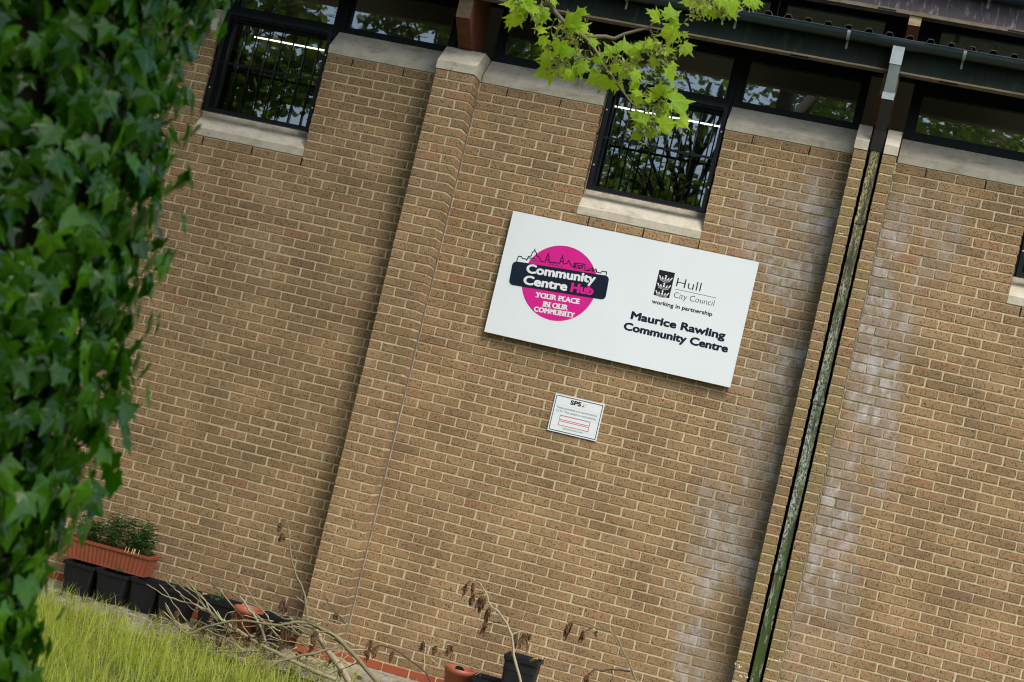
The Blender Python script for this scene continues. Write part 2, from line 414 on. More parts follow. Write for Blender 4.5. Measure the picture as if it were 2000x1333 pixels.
for r in range(NROW):
    for i in (-1, 0, 1):
        a = -0.1275+BAY*i; b = a+BAY-PW; wl, wr = WIN[i+1]
        if r < 12: run(a+.012, wl, r); run(wr, b, r)
        else: run(a+.012, b, r)
cand = []; rest = MB()
def tone(): 
    q = rb.random()
    return rb.uniform(.86, 1.0) if q < .035 else (rb.uniform(0, .14) if q < .055 else min(.84, max(.14, rb.gauss(.5, .17))))
for bk in bricks:
    x0, x1, z0, z1, y, d, red = bk; c = ((x0+x1)/2, y, (z0+z1)/2); wdt = x1-x0
    kind = 'full' if abs(wdt-.215) < .0075 else ('half' if abs(wdt-.1025) < .0075 else None)
    X, Yp, dist = px(c)
    ok = kind and not red and 20 < X < 1980 and 20 < Yp < 1313
    if ok and 0.41 < c[0] < 2.40 and -1.98 < c[2] < -0.98: ok = False
    if ok and 1.08 < c[0] < 1.47 and -2.6 < c[2] < -2.34: ok = False
    area = wdt*(z1-z0)/dist**2 if ok else 0
    cand.append((area, kind, bk, c))
cand.sort(key=lambda q: -q[0])
for n_, (area, kind, bk, c) in enumerate(cand):
    x0, x1, z0, z1, y, d, red = bk
    tn = tone()
    if n_ < 300 and area > 0:
        ob = bpy.data.objects.new('brick', rb.choice(variants[kind])); COL.objects.link(ob)
        ob.location = c; ob['tone'] = tn; adopt(ob, wall)
    else:
        vs, fs = brick_geo(x1-x0, z1-z0, d, rb)
        rest.add([(v[0]+c[0], v[1]+c[1], v[2]+c[2]) for v in vs], fs, tone=tn, red=red)
rs = rest.build('brickwork', 'brick', wall); rs['kind'] = 'stuff'

# pilasters: a mortar core with the bricks of each course round it
def pil_bricks(mbk, x0, channel):
    for r in range(NROW):
        z1 = -r*CO-.005; z0 = z1-.065; red = 1.0 if r >= 63 else 0.0
        P = []
        if channel:
            P = [(x0, x0+.1045, -PD, PD), (x0+PW-.1075, x0+PW, -PD, PD)]
        elif r % 2 == 0:
            P = [(x0, x0+.1025, -PD, PD), (x0+.1125, x0+PW, -PD, .1025), (x0+PW-.215, x0+PW, -PD+.1125, .1025)]
        else:
            P = [(x0, x0+.215, -PD, .1025), (x0+.225, x0+PW, -PD, PD), (x0, x0+.1025, -PD+.1125, .1025)]
        for a, b, y, d in P:
            vs, fs = brick_geo(b-a, .065, d, rb)
            cx = (a+b)/2+rb.uniform(-.001, .001); cz = (z0+z1)/2+rb.uniform(-.001, .001)
            mbk.add([(v[0]+cx, v[1]+y, v[2]+cz) for v in vs], fs, tone=tone(), red=red)
for i, p in enumerate(PIL):
    ch = i == 2
    c = MB()
    if ch:
        c.box(p+e, p+.1045-e, -PD+e, 0, GZ-.2, -.001); c.box(p+PW-.1075+e, p+PW-e, -PD+e, 0, GZ-.2, -.001)
    else: c.box(p+e, p+PW-e, -PD+e, .0, GZ-.2, -.001)
    po = c.build('pilaster', 'mortar', bld)
    k = MB(); pil_bricks(k, p, ch); ko = k.build('brickwork', 'brick', po); ko['kind'] = 'stuff'
    if ch:
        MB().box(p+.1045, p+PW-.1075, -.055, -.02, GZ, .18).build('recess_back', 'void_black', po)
    # sealant bead down the inside corners
    sb = MB()
    for sx_ in (p-.004, p+PW+.004):
        pts = [(sx_+random.uniform(-.0015,.0015), -.004+random.uniform(-.002,.001), z) for z in [GZ+.01+q*(4.8/60) for q in range(60)]]
        sb.tube(pts, [random.uniform(.0045, .0075) for _ in pts], 6)
    sb.build('sealant_bead', 'sealant', po)
    # cap stone
    cm = MB()
    prof = [(-PD-.004, 0.004), (-PD-.004, .074), (-.055, .230), (.145, .230), (.145, .004)]
    if ch:
        cm.prism_x(prof, p-.002, p+.1025); cm.prism_x(prof, p+PW-.1055, p+PW+.002)
    else: cm.prism_x(prof, p-.003, p+PW+.003)
    cm.build('pilaster_cap', 'stone', bld)

# coping stones and sills (same weathered profile)
def cope(z, y1=.15): return [(-.002, z+.004), (-.002, z+.068), (y1, z+.227), (y1, z+.004)]
for i in (-1, 0, 1):
    a = -0.1275+BAY*i; b = a+BAY-PW; wl, wr = WIN[i+1]
    MB().prism_x(cope(0), a+.012, wl).build('coping_stone', 'stone', bld)
    MB().prism_x(cope(0), wr, b-.008).build('coping_stone', 'stone', bld)
    MB().prism_x([(-.003, SILLB+.003), (-.003, SILLB+.065), (.152, SILLB+.235), (.152, SILLB+.003)], wl-.003, wr+.003).build('window_sill', 'stone', bld)
    # open weep joints under the stones
    wh = MB()
    for u in (1, 5, 19, 23):
        x = u*H+BAY*i; wh.box(x-.0045, x+.0045, .0015, .03, -.073, -.004)
    for u in (9, 13, 17):
        x = u*H+BAY*i; wh.box(x-.0055, x+.0055, .0015, .03, SILLB-.078, SILLB-.006)
    wh.build('weep_joint', 'void_black', wall)

# windows
YF, YG = .152, .196
def light(x0, x1, z0, z1, fr=.045, yf=YF, yg=YG, name='window'):
    f_ = MB(); s = .022
    def ring(X0, X1, Z0, Z1, wd, ya, yb):
        f_.box(X0, X1, ya, yb, Z0, Z0+wd); f_.box(X0, X1, ya, yb, Z1-wd, Z1)
        f_.box(X0, X0+wd, ya, yb, Z0+wd, Z1-wd); f_.box(X1-wd, X1, ya, yb, Z0+wd, Z1-wd)
    ring(x0, x1, z0, z1, fr, yf, yf+.075)
    ring(x0+fr, x1-fr, z0+fr, z1-fr, s, yf+.014, yf+.07)
    o = f_.build(name, 'frame_paint', bld)
    q = fr+s
    MB().box(x0+q-.004, x1-q+.004, yg, yg+.006, z0+q-.004, z1-q+.004).build('pane', 'glass', o)
    return o
for i in (-1, 0, 1):
    a = -0.1275+BAY*i; b = a+BAY-PW; wl, wr = WIN[i+1]
    light(a+.01, wl+.005, .218, .69, .062); light(wl+.008, wr-.008, .218, .69); light(wr-.005, b, .218, .69)
    light(wl-.004, wr+.004, -.70, .214, .04)
    fm = MB().box(a-.15, b+.15, YF+.004, YF+.07, .692, .95); fm.build('head_board', 'frame_paint', bld)
    # security grille
    gx0, gx1, gz0, gz1 = wl+.016, wr-.008, -.672, .206; gy = .036
    gm = MB()
    gm.box(gx0, gx0+.040, gy, gy+.007, gz0, gz1); gm.box(gx1-.040, gx1, gy, gy+.007, gz0, gz1)
    gm.box(gx0, gx0+.006, gy, gy+.045, gz0, gz1); gm.box(gx1-.006, gx1, gy, gy+.045, gz0, gz1)
    gm.box(gx0+.04, gx1-.04, gy, gy+.03, gz0, gz0+.035); gm.box(gx0+.04, gx1-.04, gy, gy+.03, gz1-.03, gz1)
    gm.box(gx0+.04, gx1-.04, gy+.007, gy+.015, -.245, -.225)
    go = gm.build('window_grille', 'grille_paint', bld)
    for k in range(8):
        x = gx0+.04+(gx1-gx0-.08)*(k+.5)/8
        MB().tube([(x, gy+.003, gz0+.03), (x, gy+.003, gz1-.025)], .0062, 8).build('bar', 'grille_paint', go, True)
    bm_ = MB()
    for bx_ in (gx0+.02, gx1-.02):
        for bz in (gz0+.20, gz1-.22): bm_.tube([(bx_, gy-.004, bz), (bx_, gy+.004, bz)], .0075, 8)
    bm_.build('bolt', 'bolt_zinc', go)
    # ceiling strip light seen through the glass
    q0 = at(497, 72.5, 1.25); q1 = at(650, 102.5, 1.25)
    tl = MB().tube([(q0.x+BAY*(i+1), 1.25, q0.z), (q1.x+BAY*(i+1)+.4, 1.25, q0.z)], .0075, 8)
    tb = tl.build('strip_light', 'tube', bld)

# the room behind
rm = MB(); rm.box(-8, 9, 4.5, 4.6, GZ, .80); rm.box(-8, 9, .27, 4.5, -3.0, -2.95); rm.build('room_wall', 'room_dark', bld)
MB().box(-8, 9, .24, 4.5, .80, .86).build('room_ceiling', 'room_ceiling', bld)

# timber beams over the pilasters, with a splayed lower end
def beam(x0, x1, yk, zk, yb, zb, ztop, yback):
    fm = MB()
    n0 = [(yk, ztop), (yk, zk), (yb, zb), (yback, zb), (yback, ztop)]
    fm.prism_x(n0, x0, x1)
    return fm
for p in PIL:
    cx = p+.157
    bo = beam(cx-.058, cx+.058, -.352, .405, -.077, .233, .85, .2).build('beam', 'red_timber', bld)
    MB().box(cx-.0585, cx+.0585, -.3575, -.3525, .408, .60).build('beam_end', 'soffit_timber', bo)
# eaves
XL, XR = -7.0, 8.5
fs_ = MB().box(XL, XR, -.385, -.360, .603, .85).build('fascia', 'fascia_dark', bld)
st_ = MB().box(XL, XR, -.387, -.30, .588, .602).build('soffit_strip', 'strip_timber', bld)
MB().box(XL, XR, -.359, .15, .755, .775).build('soffit', 'soffit_timber', bld)
vt = MB(); x = XL+.3
while x < XR: vt.box(x, x+.14, -.372, -.335, .5855, .5885); x += BAY/3.0
vt.build('vent_slot', 'void_black', bld)
bk_ = MB().box(XL, XR, -.3595, -.345, .605, .75).build('fascia_back', 'soffit_timber', bld)
def gutter(yc, zc, r_, X0, X1, name='gutter'):
    n = 12; prof = []
    for k in range(n+1):
        q = math.pi*(1+k/n); prof.append((yc+r_*math.cos(q), zc+r_*math.sin(q)))
    inner = [(yc+(r_-.004)*math.cos(math.pi*(1+k/n)), zc+(r_-.004)*math.sin(math.pi*(1+k/n))) for k in range(n, -1, -1)]
    mm = MB().prism_x(prof+inner, X0, X1)
    mm.tube([(X0, yc-r_, zc), (X1, yc-r_, zc)], .005, 6)
    return mm.build(name, 'gutter_plastic', bld, False)
gt = gutter(-.447, .812, .058, XL, XR)
br = MB()
for x in [3.56-.86*k for k in range(0, 9)]+[3.56+.86*k for k in range(1, 6)]:
    pr = [(-.447+.0615*math.cos(math.pi*(1+k/10)), .812+.0615*math.sin(math.pi*(1+k/10))) for k in range(11)]
    pr += [(y_*.97-.013, z_*.97+.026) for y_, z_ in reversed(pr)]
    br.prism_x(pr, x-.012, x+.012)
    br.box(x-.008, x+.008, -.392, -.384, .70, .80)
br.build('gutter_bracket', 'rain_grey', gt)
un_ = MB()
for x in (2.93, 3.235):
    pr = [(-.447+.062*math.cos(math.pi*(1+k/10)), .812+.062*math.sin(math.pi*(1+k/10))) for k in range(11)]
    pr += [(-.447+.0585*math.cos(math.pi*(1+k/10)), .812+.0585*math.sin(math.pi*(1+k/10))) for k in range(10, -1, -1)]
    un_.prism_x(pr, x-.02, x+.02)
un_.prism_x([(-.447+.0635*math.cos(math.pi*(1+k/10)), .812+.0635*math.sin(math.pi*(1+k/10))) for k in range(11)]+
            [(-.447+.0585*math.cos(math.pi*(1+k/10)), .812+.0585*math.sin(math.pi*(1+k/10))) for k in range(10, -1, -1)], 2.95, 3.215)
un_.build('gutter_union', 'gutter_plastic', gt)
# debris lying in the gutter
db = MB(); rr = random.Random(5)
for xc in (3.60, 3.74, 2.36, 2.33):
    for _ in range(14):
        c = Vector((xc+rr.gauss(0, .025), -.47+rr.uniform(-.02, .03), .825+rr.uniform(-.01, .012)))
        a = Vector((rr.uniform(-1,1), rr.uniform(-1,1), rr.uniform(-.4,.4))).normalized()*.016; b = a.cross(Vector((0,.3,1))).normalized()*.008
        db.add([c-a, c+b, c+a, c-b], [(0,1,2,3)])
db.build('leaf_litter', 'dead_leaf', gt)['kind'] = 'stuff'
# corrugated roof sheets
def roof(y0, z0, y1, z1, X0, X1, pitch, hgt, x_ref):
    mm = MB(); x = x_ref-pitch*math.ceil((x_ref-X0)/pitch)
    prof = []
    while x < X1:
        prof += [(x-.034, 0), (x-.017, hgt), (x+.017, hgt), (x+.034, 0)]; x += pitch
    for y, z, th in ((y0, z0, 0), (y1, z1, 0), (y0, z0, .007), (y1, z1, .007)):
        mm.v += [(px_, y, z+pz-th) for px_, pz in prof]
    n = len(prof)
    for k in range(n-1):
        mm.f += [(k, k+1, n+k+1, n+k), (2*n+k, 3*n+k, 3*n+k+1, 2*n+k+1), (k, 2*n+k, 2*n+k+1, k+1)]
    mm.mi = [0]*len(mm.f)
    return mm.build('corrugated_roof', 'sheet_roof', bld)
roof(-.425, .842, 2.1, 1.22, XL, XR, .1535, .034, 3.147)

# downpipe
pc = 3.0845; dp = MB(); hw = .036
dp.box(pc-hw, pc+hw, -.178, -.100, GZ+.02, .02)
po = dp.build('downpipe', 'pipe', bld)
for z in (-.52, -1.93, -3.24):
    MB().box(pc-hw-.004, pc+hw+.004, -.184, -.098, z-.035, z+.02).build('pipe_socket', 'pipe', po)
def skewbox(name, y0, z0, y1, z1, hw_, dep, mat):
    vs = []
    for y, z in ((y0, z0), (y1, z1)):
        vs += [(pc-hw_, y, z), (pc+hw_, y, z), (pc+hw_, y+dep, z), (pc-hw_, y+dep, z)]
    return MB().add(vs, [(0,1,5,4),(1,2,6,5),(2,3,7,6),(3,0,4,7),(4,5,6,7),(3,2,1,0)]).build(name, mat, po)
skewbox('pipe_outlet', -.492, .62, -.492, .758, .044, .085, 'rain_grey')
skewbox('pipe_offset', -.400, .425, -.488, .618, .040, .080, 'rain_grey')
skewbox('pipe_collar', -.402, .372, -.400, .428, .045, .088, 'rain_grey')
skewbox('pipe_elbow', -.250, .165, -.398, .372, .041, .080, 'sheet_roof')
skewbox('pipe_shoe', -.182, .018, -.250, .166, .046, .084, 'sheet_roof')

# upper storey set back behind the roof
YU = 1.62
uf = MB().box(XL, XR, YU, YU+.03, 1.705, 1.99).build('upper_fascia', 'fascia_grey', bld)
us = MB().box(XL, XR, YU-.002, YU+.11, 1.672, 1.704).build('soffit_strip', 'strip_timber', bld)
vt = MB(); x = 3.93-BAY*3
while x < XR: vt.box(x, x+.16, YU-.004, YU+.03, 1.676, 1.690); x += BAY/3*1.0
vt.build('vent_slot', 'void_black', bld)
MB().box(XL, XR, YU+.031, 2.3, 1.80, 1.83).build('soffit', 'soffit_timber', bld)
gu = gutter(YU-.064, 1.955, .058, XL, XR)
um = MB()
for x in (3.72, 3.72-.86, 3.72+.86, 3.72-1.72, 3.72+1.72):
    um.box(x-.012, x+.012, YU-.128, YU-.004, 1.889, 1.899); um.box(x-.012, x+.012, YU-.13, YU-.122, 1.895, 1.96); um.box(x-.01, x+.01, YU-.008, YU-.001, 1.84, 1.895)
um.build('gutter_bracket', 'rain_grey', gu)
roof(YU-.05, 1.985, 6.6, 2.60, XL, XR, .1535, .034, 3.2)
for i in (-2, -1, 0, 1):
    cx = 3.142+BAY*i
    ub = beam(cx-.053, cx+.053, YU+.02, 1.585, YU+.22, 1.40, 1.672, 2.2).build('beam', 'red_timber', bld)
    MB().box(cx-.0535, cx+.0535, YU+.014, YU+.0195, 1.587, 1.671).build('beam_end', 'weathered_timber', ub)
    x0 = cx+.05-BAY; x1 = cx-.05
    for q0, q1 in ((x0+.13, x0+1.04), (x0+1.05, x0+2.09), (x0+2.1, x1-.13)):
        light(q0, q1, 1.05, 1.772, .05, 2.02, 2.07)
    MB().box(x1-.13, x1+.23, 2.025, 2.09, 1.0, 1.8).build('cladding_panel', 'frame_paint', bld)
MB().box(XL, XR, 2.03, 2.085, 1.774, 1.80).build('head_board', 'frame_paint', bld)
MB().prism_x([(2.12, 1.80), (6.5, 2.25), (6.5, 2.28), (2.12, 1.83)], XL, XR).build('room_ceiling', 'upper_ceiling', bld)
# white pull-cord holder hanging behind the upper glass
pcs = at(1700+760/4.48, 352/4.48, 2.2)
ct = MB(); ct.tube([pcs+Vector((0,0,.035)), pcs-Vector((0,0,.03))], [.028, .024], 10)
lp = [at(1700+a/4.48, b/4.48, 2.2) for a, b in [(748,385),(750,412),(775,432),(805,420),(830,372),(860,352),(930,356),(1000,366),(1060,378),(1090,400),(1095,450)]]
ct.tube(lp, .004, 5)
tag(ct.build('lamp_holder', 'cream_plastic'), 'cream lamp holder with looped cable behind the upper right window', 'lamp holder')

# ------------------------------------------------------------------ lettering and signs
def text_mesh(body, size, off=0.0, align='LEFT', width=None, spacing=1.0, shear=0.0):
    cu = bpy.data.curves.new('txt', 'FONT'); cu.body = body; cu.size = size; cu.offset = off
    cu.align_x = 'LEFT'; cu.space_character = spacing; cu.shear = shear; cu.resolution_u = 3
    ob = bpy.data.objects.new('txt', cu); COL.objects.link(ob)
    dg = bpy.context.evaluated_depsgraph_get(); dg.update()
    me = bpy.data.meshes.new_from_object(ob.evaluated_get(dg))
    bpy.data.objects.remove(ob); bpy.data.curves.remove(cu)
    xs = [v.co.x for v in me.vertices]; x0, x1 = min(xs), max(xs)
    pts = [[v.co.x-x0, v.co.y] for v in me.vertices]
    if width: 
        k = width/(x1-x0); pts = [[a*k, b] for a, b in pts]
    fs = [tuple(p.vertices) for p in me.polygons]
    bpy.data.meshes.remove(me)
    return pts, fs
class Board:
    """flat print on a board: s right, t up, layers a fraction of a millimetre apart"""
    def __init__(s, ox, oz, y, parent): s.ox, s.oz, s.y, s.p = ox, oz, y, parent; s.k = 0
    def put(s, name, pts, fs, mat, layer=1):
        y = s.y-.0007*layer
        return MB().add([(s.ox+a, y, s.oz+b) for a, b in pts], fs).build(name, mat, s.p)
    def text(s, body, x, t, size, mat, width=None, off=0.0, layer=1, ang=0.0, name='lettering', shear=0.0):
        pts, fs = text_mesh(body, size, min(off, 0.0), width=(width-2*max(off, 0)) if width else None, shear=shear)
        ca, sa = math.cos(ang), math.sin(ang); mm = MB()
        sh = [(0, 0)] if off <= 0 else [(off*math.cos(R(a)), off*math.sin(R(a))*.75) for a in range(0, 360, 45)]+[(0, 0)]
        for k, (du, dv) in enumerate(sh):
            y = s.y-.0007*layer-.00004*k; b0 = max(off, 0)
            mm.add([(s.ox+x+(a+du+b0)*ca-(b+dv+b0*.75)*sa, y, s.oz+t+(a+du+b0)*sa+(b+dv+b0*.75)*ca) for a, b in pts], fs)
        return mm.build(name, mat, s.p)
    def poly(s, name, pts, mat, layer=1): return s.put(name, pts, [tuple(range(len(pts)))], mat, layer)
    def strokes(s, name, lines, wd, mat, layer=1):
        P = []; F = []
        for ln in lines:
            for (a, b), (c, d) in zip(ln[:-1], ln[1:]):
                dx, dy = c-a, d-b; L = math.hypot(dx, dy) or 1e-6; dx, dy = dx/L, dy/L; h_ = wd/2; nx, ny = -dy*h_, dx*h_; ex, ey = dx*h_*.8, dy*h_*.8
                o = len(P); P += [(a+nx-ex, b+ny-ey), (a-nx-ex, b-ny-ey), (c-nx+ex, d-ny+ey), (c+nx+ex, d+ny+ey)]; F.append((o, o+1, o+2, o+3))
        return s.put(name, P, F, mat, layer)
def rrect(cx, cy, w_, h_, r_, ang):
    out = []
    for qx, qy, a0 in ((1, 1, 0), (-1, 1, 90), (-1, -1, 180), (1, -1, 270)):
        for k in range(7):
            a = R(a0+15*k); out.append((qx*(w_/2-r_)+r_*math.cos(a), qy*(h_/2-r_)+r_*math.sin(a)))
    ca, sa = math.cos(ang), math.sin(ang)
    return [(cx+a*ca-b*sa, cy+a*sa+b*ca) for a, b in out]

SX, SZ, SY = 0.405, -1.982, -0.050
sign = empty('community_sign', (SX+1, 0, SZ), 'large white rectangular sign with pink circle logo under the middle window', 'sign')
MB().box(SX, SX+2.0, SY, SY+.004, SZ, SZ+1.0).build('panel', 'sign_white', sign)
tr_ = MB(); q = .0305
tr_.box(SX, SX+2, SY+.0045, SY+.032, SZ, SZ+.003); tr_.box(SX, SX+2, SY+.0045, SY+.032, SZ+.997, SZ+1.0)
tr_.box(SX, SX+.003, SY+.0045, SY+.032, SZ+.003, SZ+.997); tr_.box(SX+1.997, SX+2, SY+.0045, SY+.032, SZ+.003, SZ+.997)
tr_.build('tray_edge', 'sign_edge', sign)
MB().box(SX+.12, SX+1.88, SY+.0045, -.001, SZ+.2, SZ+.25).build('mounting_rail', 'bolt_zinc', sign)
MB().box(SX+.12, SX+1.88, SY+.0045, -.001, SZ+.75, SZ+.80).build('mounting_rail', 'bolt_zinc', sign)
B = Board(SX, SZ, SY, sign); LA = R(3.2)
B.poly('logo_circle', [(.502+.302*math.cos(R(a)), .508+.302*math.sin(R(a))) for a in range(0, 360, 5)], 'ink_pink', 1)
sky_pts = [(.125,.600),(.129,.650),(.154,.652),(.163,.641),(.198,.640),(.203,.633),(.209,.664),(.232,.675),(.232,.700),(.240,.714),(.247,.722),(.247,.735),(.247,.722),(.257,.716),(.266,.704),(.274,.684),(.292,.680),(.305,.663),(.322,.646),(.353,.650),(.353,.688),(.360,.704),(.362,.722),(.364,.704),(.375,.690),(.381,.656),(.425,.660),(.470,.665),(.469,.698),(.477,.714),(.480,.730),(.483,.714),(.490,.699),(.499,.663),(.525,.677),(.532,.694),(.536,.702),(.541,.693),(.550,.680),(.566,.664),(.587,.656),(.582,.689),(.600,.694),(.655,.698),(.672,.696),(.678,.654),(.701,.653),(.725,.661),(.732,.684),(.748,.659),(.764,.682),(.776,.659),(.808,.657),(.816,.674),(.853,.676),(.855,.640)]
lines = [sky_pts, [(.600,.655),(.600,.694)], [(.655,.655),(.655,.698)], [(.590,.690),(.595,.655)], [(.612,.680),(.645,.682),(.645,.655)], [(.612,.655),(.612,.680)],
         [(.625,.655),(.625,.667),(.634,.667),(.634,.655)], [(.353,.672),(.381,.672)], [(.470,.682),(.497,.682)], [(.215,.655),(.262,.660)], [(.739,.655),(.739,.672)], [(.770,.655),(.770,.672)], [(.700,.655),(.715,.678)]]
B.strokes('skyline', lines, .0068, 'ink_navy', 2)
dots = [[(.395+.0125*k, .650), (.395+.0125*k, .6555)] for k in range(6)]+[[(.39+.0125*k, .637), (.39+.0125*k, .643)] for k in range(9)]+[[(.225+.02*k, .642), (.231+.02*k, .642)] for k in range(4)]
B.strokes('skyline', dots, .004, 'ink_navy', 2)['kind'] = 'stuff'
B.poly('logo_band', rrect(.494, .530, .790, .192, .035, LA), 'ink_navy', 3)
B.text('Community', .218, .5325, .0985, 'ink_white', .568, .0052, 4, LA)
B.text('Centre', .216, .4380, .0985, 'ink_white', .362, .0052, 4, LA)
B.text('Hub', .604, .4590, .0985, 'ink_pink', .186, .0060, 4, LA)
def slab(body, x, t, size, wd):
    B.text(body, x, t, size, 'ink_white', wd, .0032, 2, LA)
slab('YOUR PLACE', .338, .3580, .056, .362); slab('IN OUR', .415, .2990, .056, .204); slab('COMMUNITY', .353, .2450, .054, .334)
# slab serifs on the three lines of capitals
def serifs(xs, x, t, top):
    ca, sa = math.cos(LA), math.sin(LA)
    ln = []
    for a in xs:
        for b in (.0025, top):
            ln.append([(x+(a-.008)*ca-b*sa, t+(a-.008)*sa+b*ca), (x+(a+.008)*ca-b*sa, t+(a+.008)*sa+b*ca)])
    B.strokes('lettering', ln, .0052, 'ink_white', 3)['kind'] = 'stuff'
serifs([.010, .085, .118, .136, .200, .236, .330], .338, .358, .0385)
serifs([.006, .034, .056, .112, .132, .160], .415, .299, .0385)
serifs([.094, .128, .138, .173, .191, .213, .232, .260, .274, .300], .353, .245, .0375)
B.poly('crest_panel', [(1.257,.577),(1.383,.577),(1.383,.781),(1.257,.781)], 'ink_black', 1)
for cy in (.728, .667, .606):
    cx = 1.320; ln = []
    arc = [(cx-.040+.080*k/10, cy-.012-.010*math.sin(math.pi*k/10)) for k in range(11)]
    arc2 = [(cx-.038+.076*k/10, cy-.022-.010*math.sin(math.pi*k/10)) for k in range(11)]
    B.strokes('crown', [arc, arc2], .006, 'ink_white', 2)
    for dx, s_ in ((-.052, .9), (-.028, .6), (0, 1.2), (.028, .6), (.052, .9)):
        x = cx+dx*.95; b0 = cy-.012; tp = cy+.010*s_+(.006 if dx == 0 else 0)
        B.poly('crown', [(cx+dx*.72-.008, b0-.002), (cx+dx*.72+.008, b0-.002), (x+.002, tp), (x-.002, tp)], 'ink_white', 2)
        if s_ > .7: B.poly('crown', [(x+.0070*s_*math.cos(R(a)), tp-.003+.006*s_*math.sin(R(a))) for a in range(0, 360, 60)], 'ink_white', 3)
B.text('Hull', 1.412, .680, .104, 'ink_black', .194, -.0012, 1)
B.strokes('rule', [[(1.412,.6578),(1.735,.6578)]], .003, 'ink_black', 1)
B.text('City Council', 1.413, .591, .066, 'ink_black', .322, -.0006, 1)
B.text('working in partnership', 1.256, .511, .045, 'ink_black', .484, .0013, 1)
B.text('Maurice Rawling', 1.121, .353, .083, 'ink_navy', .756, .0048, 1)
B.text('Community Centre', 1.084, .258, .083, 'ink_navy', .836, .0048, 1)

NX, NZ, NY = 1.080, -2.627, -.010
note = empty('security_notice', (NX+.2, 0, NZ), 'small white security camera notice with red boxes below the large sign', 'sign')
MB().box(NX, NX+.400, NY, -.001, NZ, NZ+.298).build('panel', 'sign_white', note)
B = Board(NX, NZ, NY, note)
B.strokes('border', [[(.012,.012),(.388,.012),(.388,.286),(.012,.286),(.012,.012)]], .0055, 'ink_navy', 1)
B.text('SPS', .131, .237, .046, 'ink_black', .088, .0026, 1)
B.poly('logo_dot', [(.2365+.0075*math.cos(R(a)), .2445+.0075*math.sin(R(a))) for a in range(0, 360, 30)], 'ink_red', 1)
for a, b in ((.2365, .263), (.254, .263), (.254, .2445)):
    B.poly('logo_dot', [(a+.0068*math.cos(R(q)), b+.0068*math.sin(R(q))) for q in range(0, 360, 30)], 'ink_pale', 1)
B.text('These premises are monitored by', .030, .188, .0235, 'ink_grey', .334, 0, 1)
B.text('CCTV. This system is controlled by:', .030, .160, .0235, 'ink_grey', .334, 0, 1)
for z0, z1 in ((.104, .136), (.060, .092)):
    B.strokes('red_box', [[(.076,z0),(.320,z0),(.320,z1),(.076,z1),(.076,z0)]], .0042, 'ink_red', 1)
B.text('sps-technical.com', .118, .034, .021, 'ink_grey', .162, 0, 1)
B.strokes('rule', [[(.02, z), (.38, z)] for z in (.218, .141, .048)], .0012, 'ink_pale', 1)

# ------------------------------------------------------------------ leaf meshes
def fan_leaf(lobes, sinus, bend=.25, fold=.10, seed=0, teeth=0):
    """lobes: (angle from +y, length) ; sinus radii between them; one triangle fan from the leaf base"""
    rn = random.Random(seed); vs = [(0, 0, 0)]; vein = [1.0]
    ring = []
    n = len(lobes)
    first = (lobes[0][0]+28 if lobes[0][0] < 0 else lobes[0][0]-28)
    ring.append((lobes[0][0]-26, sinus[0]*.75, 0.0))
    for i, (a, L) in enumerate(lobes):
        if teeth:
            ring.append((a-15, L*.66, 0.25)); ring.append((a-10, L*.62, .4))
        elif L > .5: ring.append((a-9, L*.78, 0.55))
        ring.append((a, L, 1.0))
        if teeth:
            ring.append((a+10, L*.62, .4)); ring.append((a+15, L*.66, .25))
        elif L > .5: ring.append((a+9, L*.78, 0.55))
        if i < n-1: ring.append(((a+lobes[i+1][0])/2, sinus[i], 0.0))
    ring.append((lobes[-1][0]+26, sinus[-1]*.75, 0.0))
    # inner ring for curvature
    for scale in (.5, 1.0):
        for a, L, v in ring:
            aa = R(a+rn.uniform(-2, 2)); r_ = L*scale*rn.uniform(.97, 1.03)
            x, y = r_*math.sin(aa), r_*math.cos(aa)
            z = -bend*r_*r_+fold*r_*(0.5-v)*-1.0*.6+rn.uniform(-.015, .015)
            vs.append((x, y, z)); vein.append(v)
    k = len(ring); fs = []
    for i in range(k-1):
        fs.append((0, 1+i+1, 1+i)); fs.append((1+i, 2+i, 1+k+i+1, 1+k+i))
    return vs, fs, vein
def ivy_variant(seed):
    rn = random.Random(seed); j = lambda v: v*rn.uniform(.88, 1.12)
    return fan_leaf([(-112, j(.52)), (-56, j(.74)), (0, j(1.0)), (56, j(.74)), (112, j(.52))], [j(.44), j(.58), j(.58), j(.44), j(.40)], rn.uniform(.15, .4), .20, seed)
def maple_variant(seed):
    rn = random.Random(seed); j = lambda v: v*rn.uniform(.9, 1.1)
    return fan_leaf([(-108, j(.52)), (-55, j(.86)), (0, j(1.0)), (55, j(.86)), (108, j(.52))], [j(.42), j(.60), j(.60), j(.42), j(.36)], rn.uniform(.05, .5), .18, seed, teeth=1)
ivyV = [ivy_variant(i) for i in range(7)]; mapV = [maple_variant(20+i) for i in range(7)]
def leafmeshes(V, mat, name):
    out = []
    for vs, fs, ve in V:
        out.append(MB().add(vs, fs, vein=ve).mesh(name, mat, True))
    return out
ivyM = leafmeshes(ivyV, 'ivy_leaf', 'leaf'); mapM = leafmeshes(mapV, 'maple_leaf', 'leaf')
def frame(tip, nrm):
    y = Vector(tip).normalized(); z = Vector(nrm); z = (z-y*z.dot(y)).normalized(); x = y.cross(z)
    return Matrix(((x.x, y.x, z.x), (x.y, y.y, z.y), (x.z, y.z, z.z)))
def put_leaf(mesh, p, rot, s, parent, name='leaf'):
    ob = bpy.data.objects.new(name, mesh); COL.objects.link(ob)
    ob.location = Vector(p)-wloc(parent); ob.rotation_mode = 'QUATERNION'; ob.rotation_quaternion = rot.to_quaternion(); ob.scale = (s, s, s); ob.parent = parent
    return ob

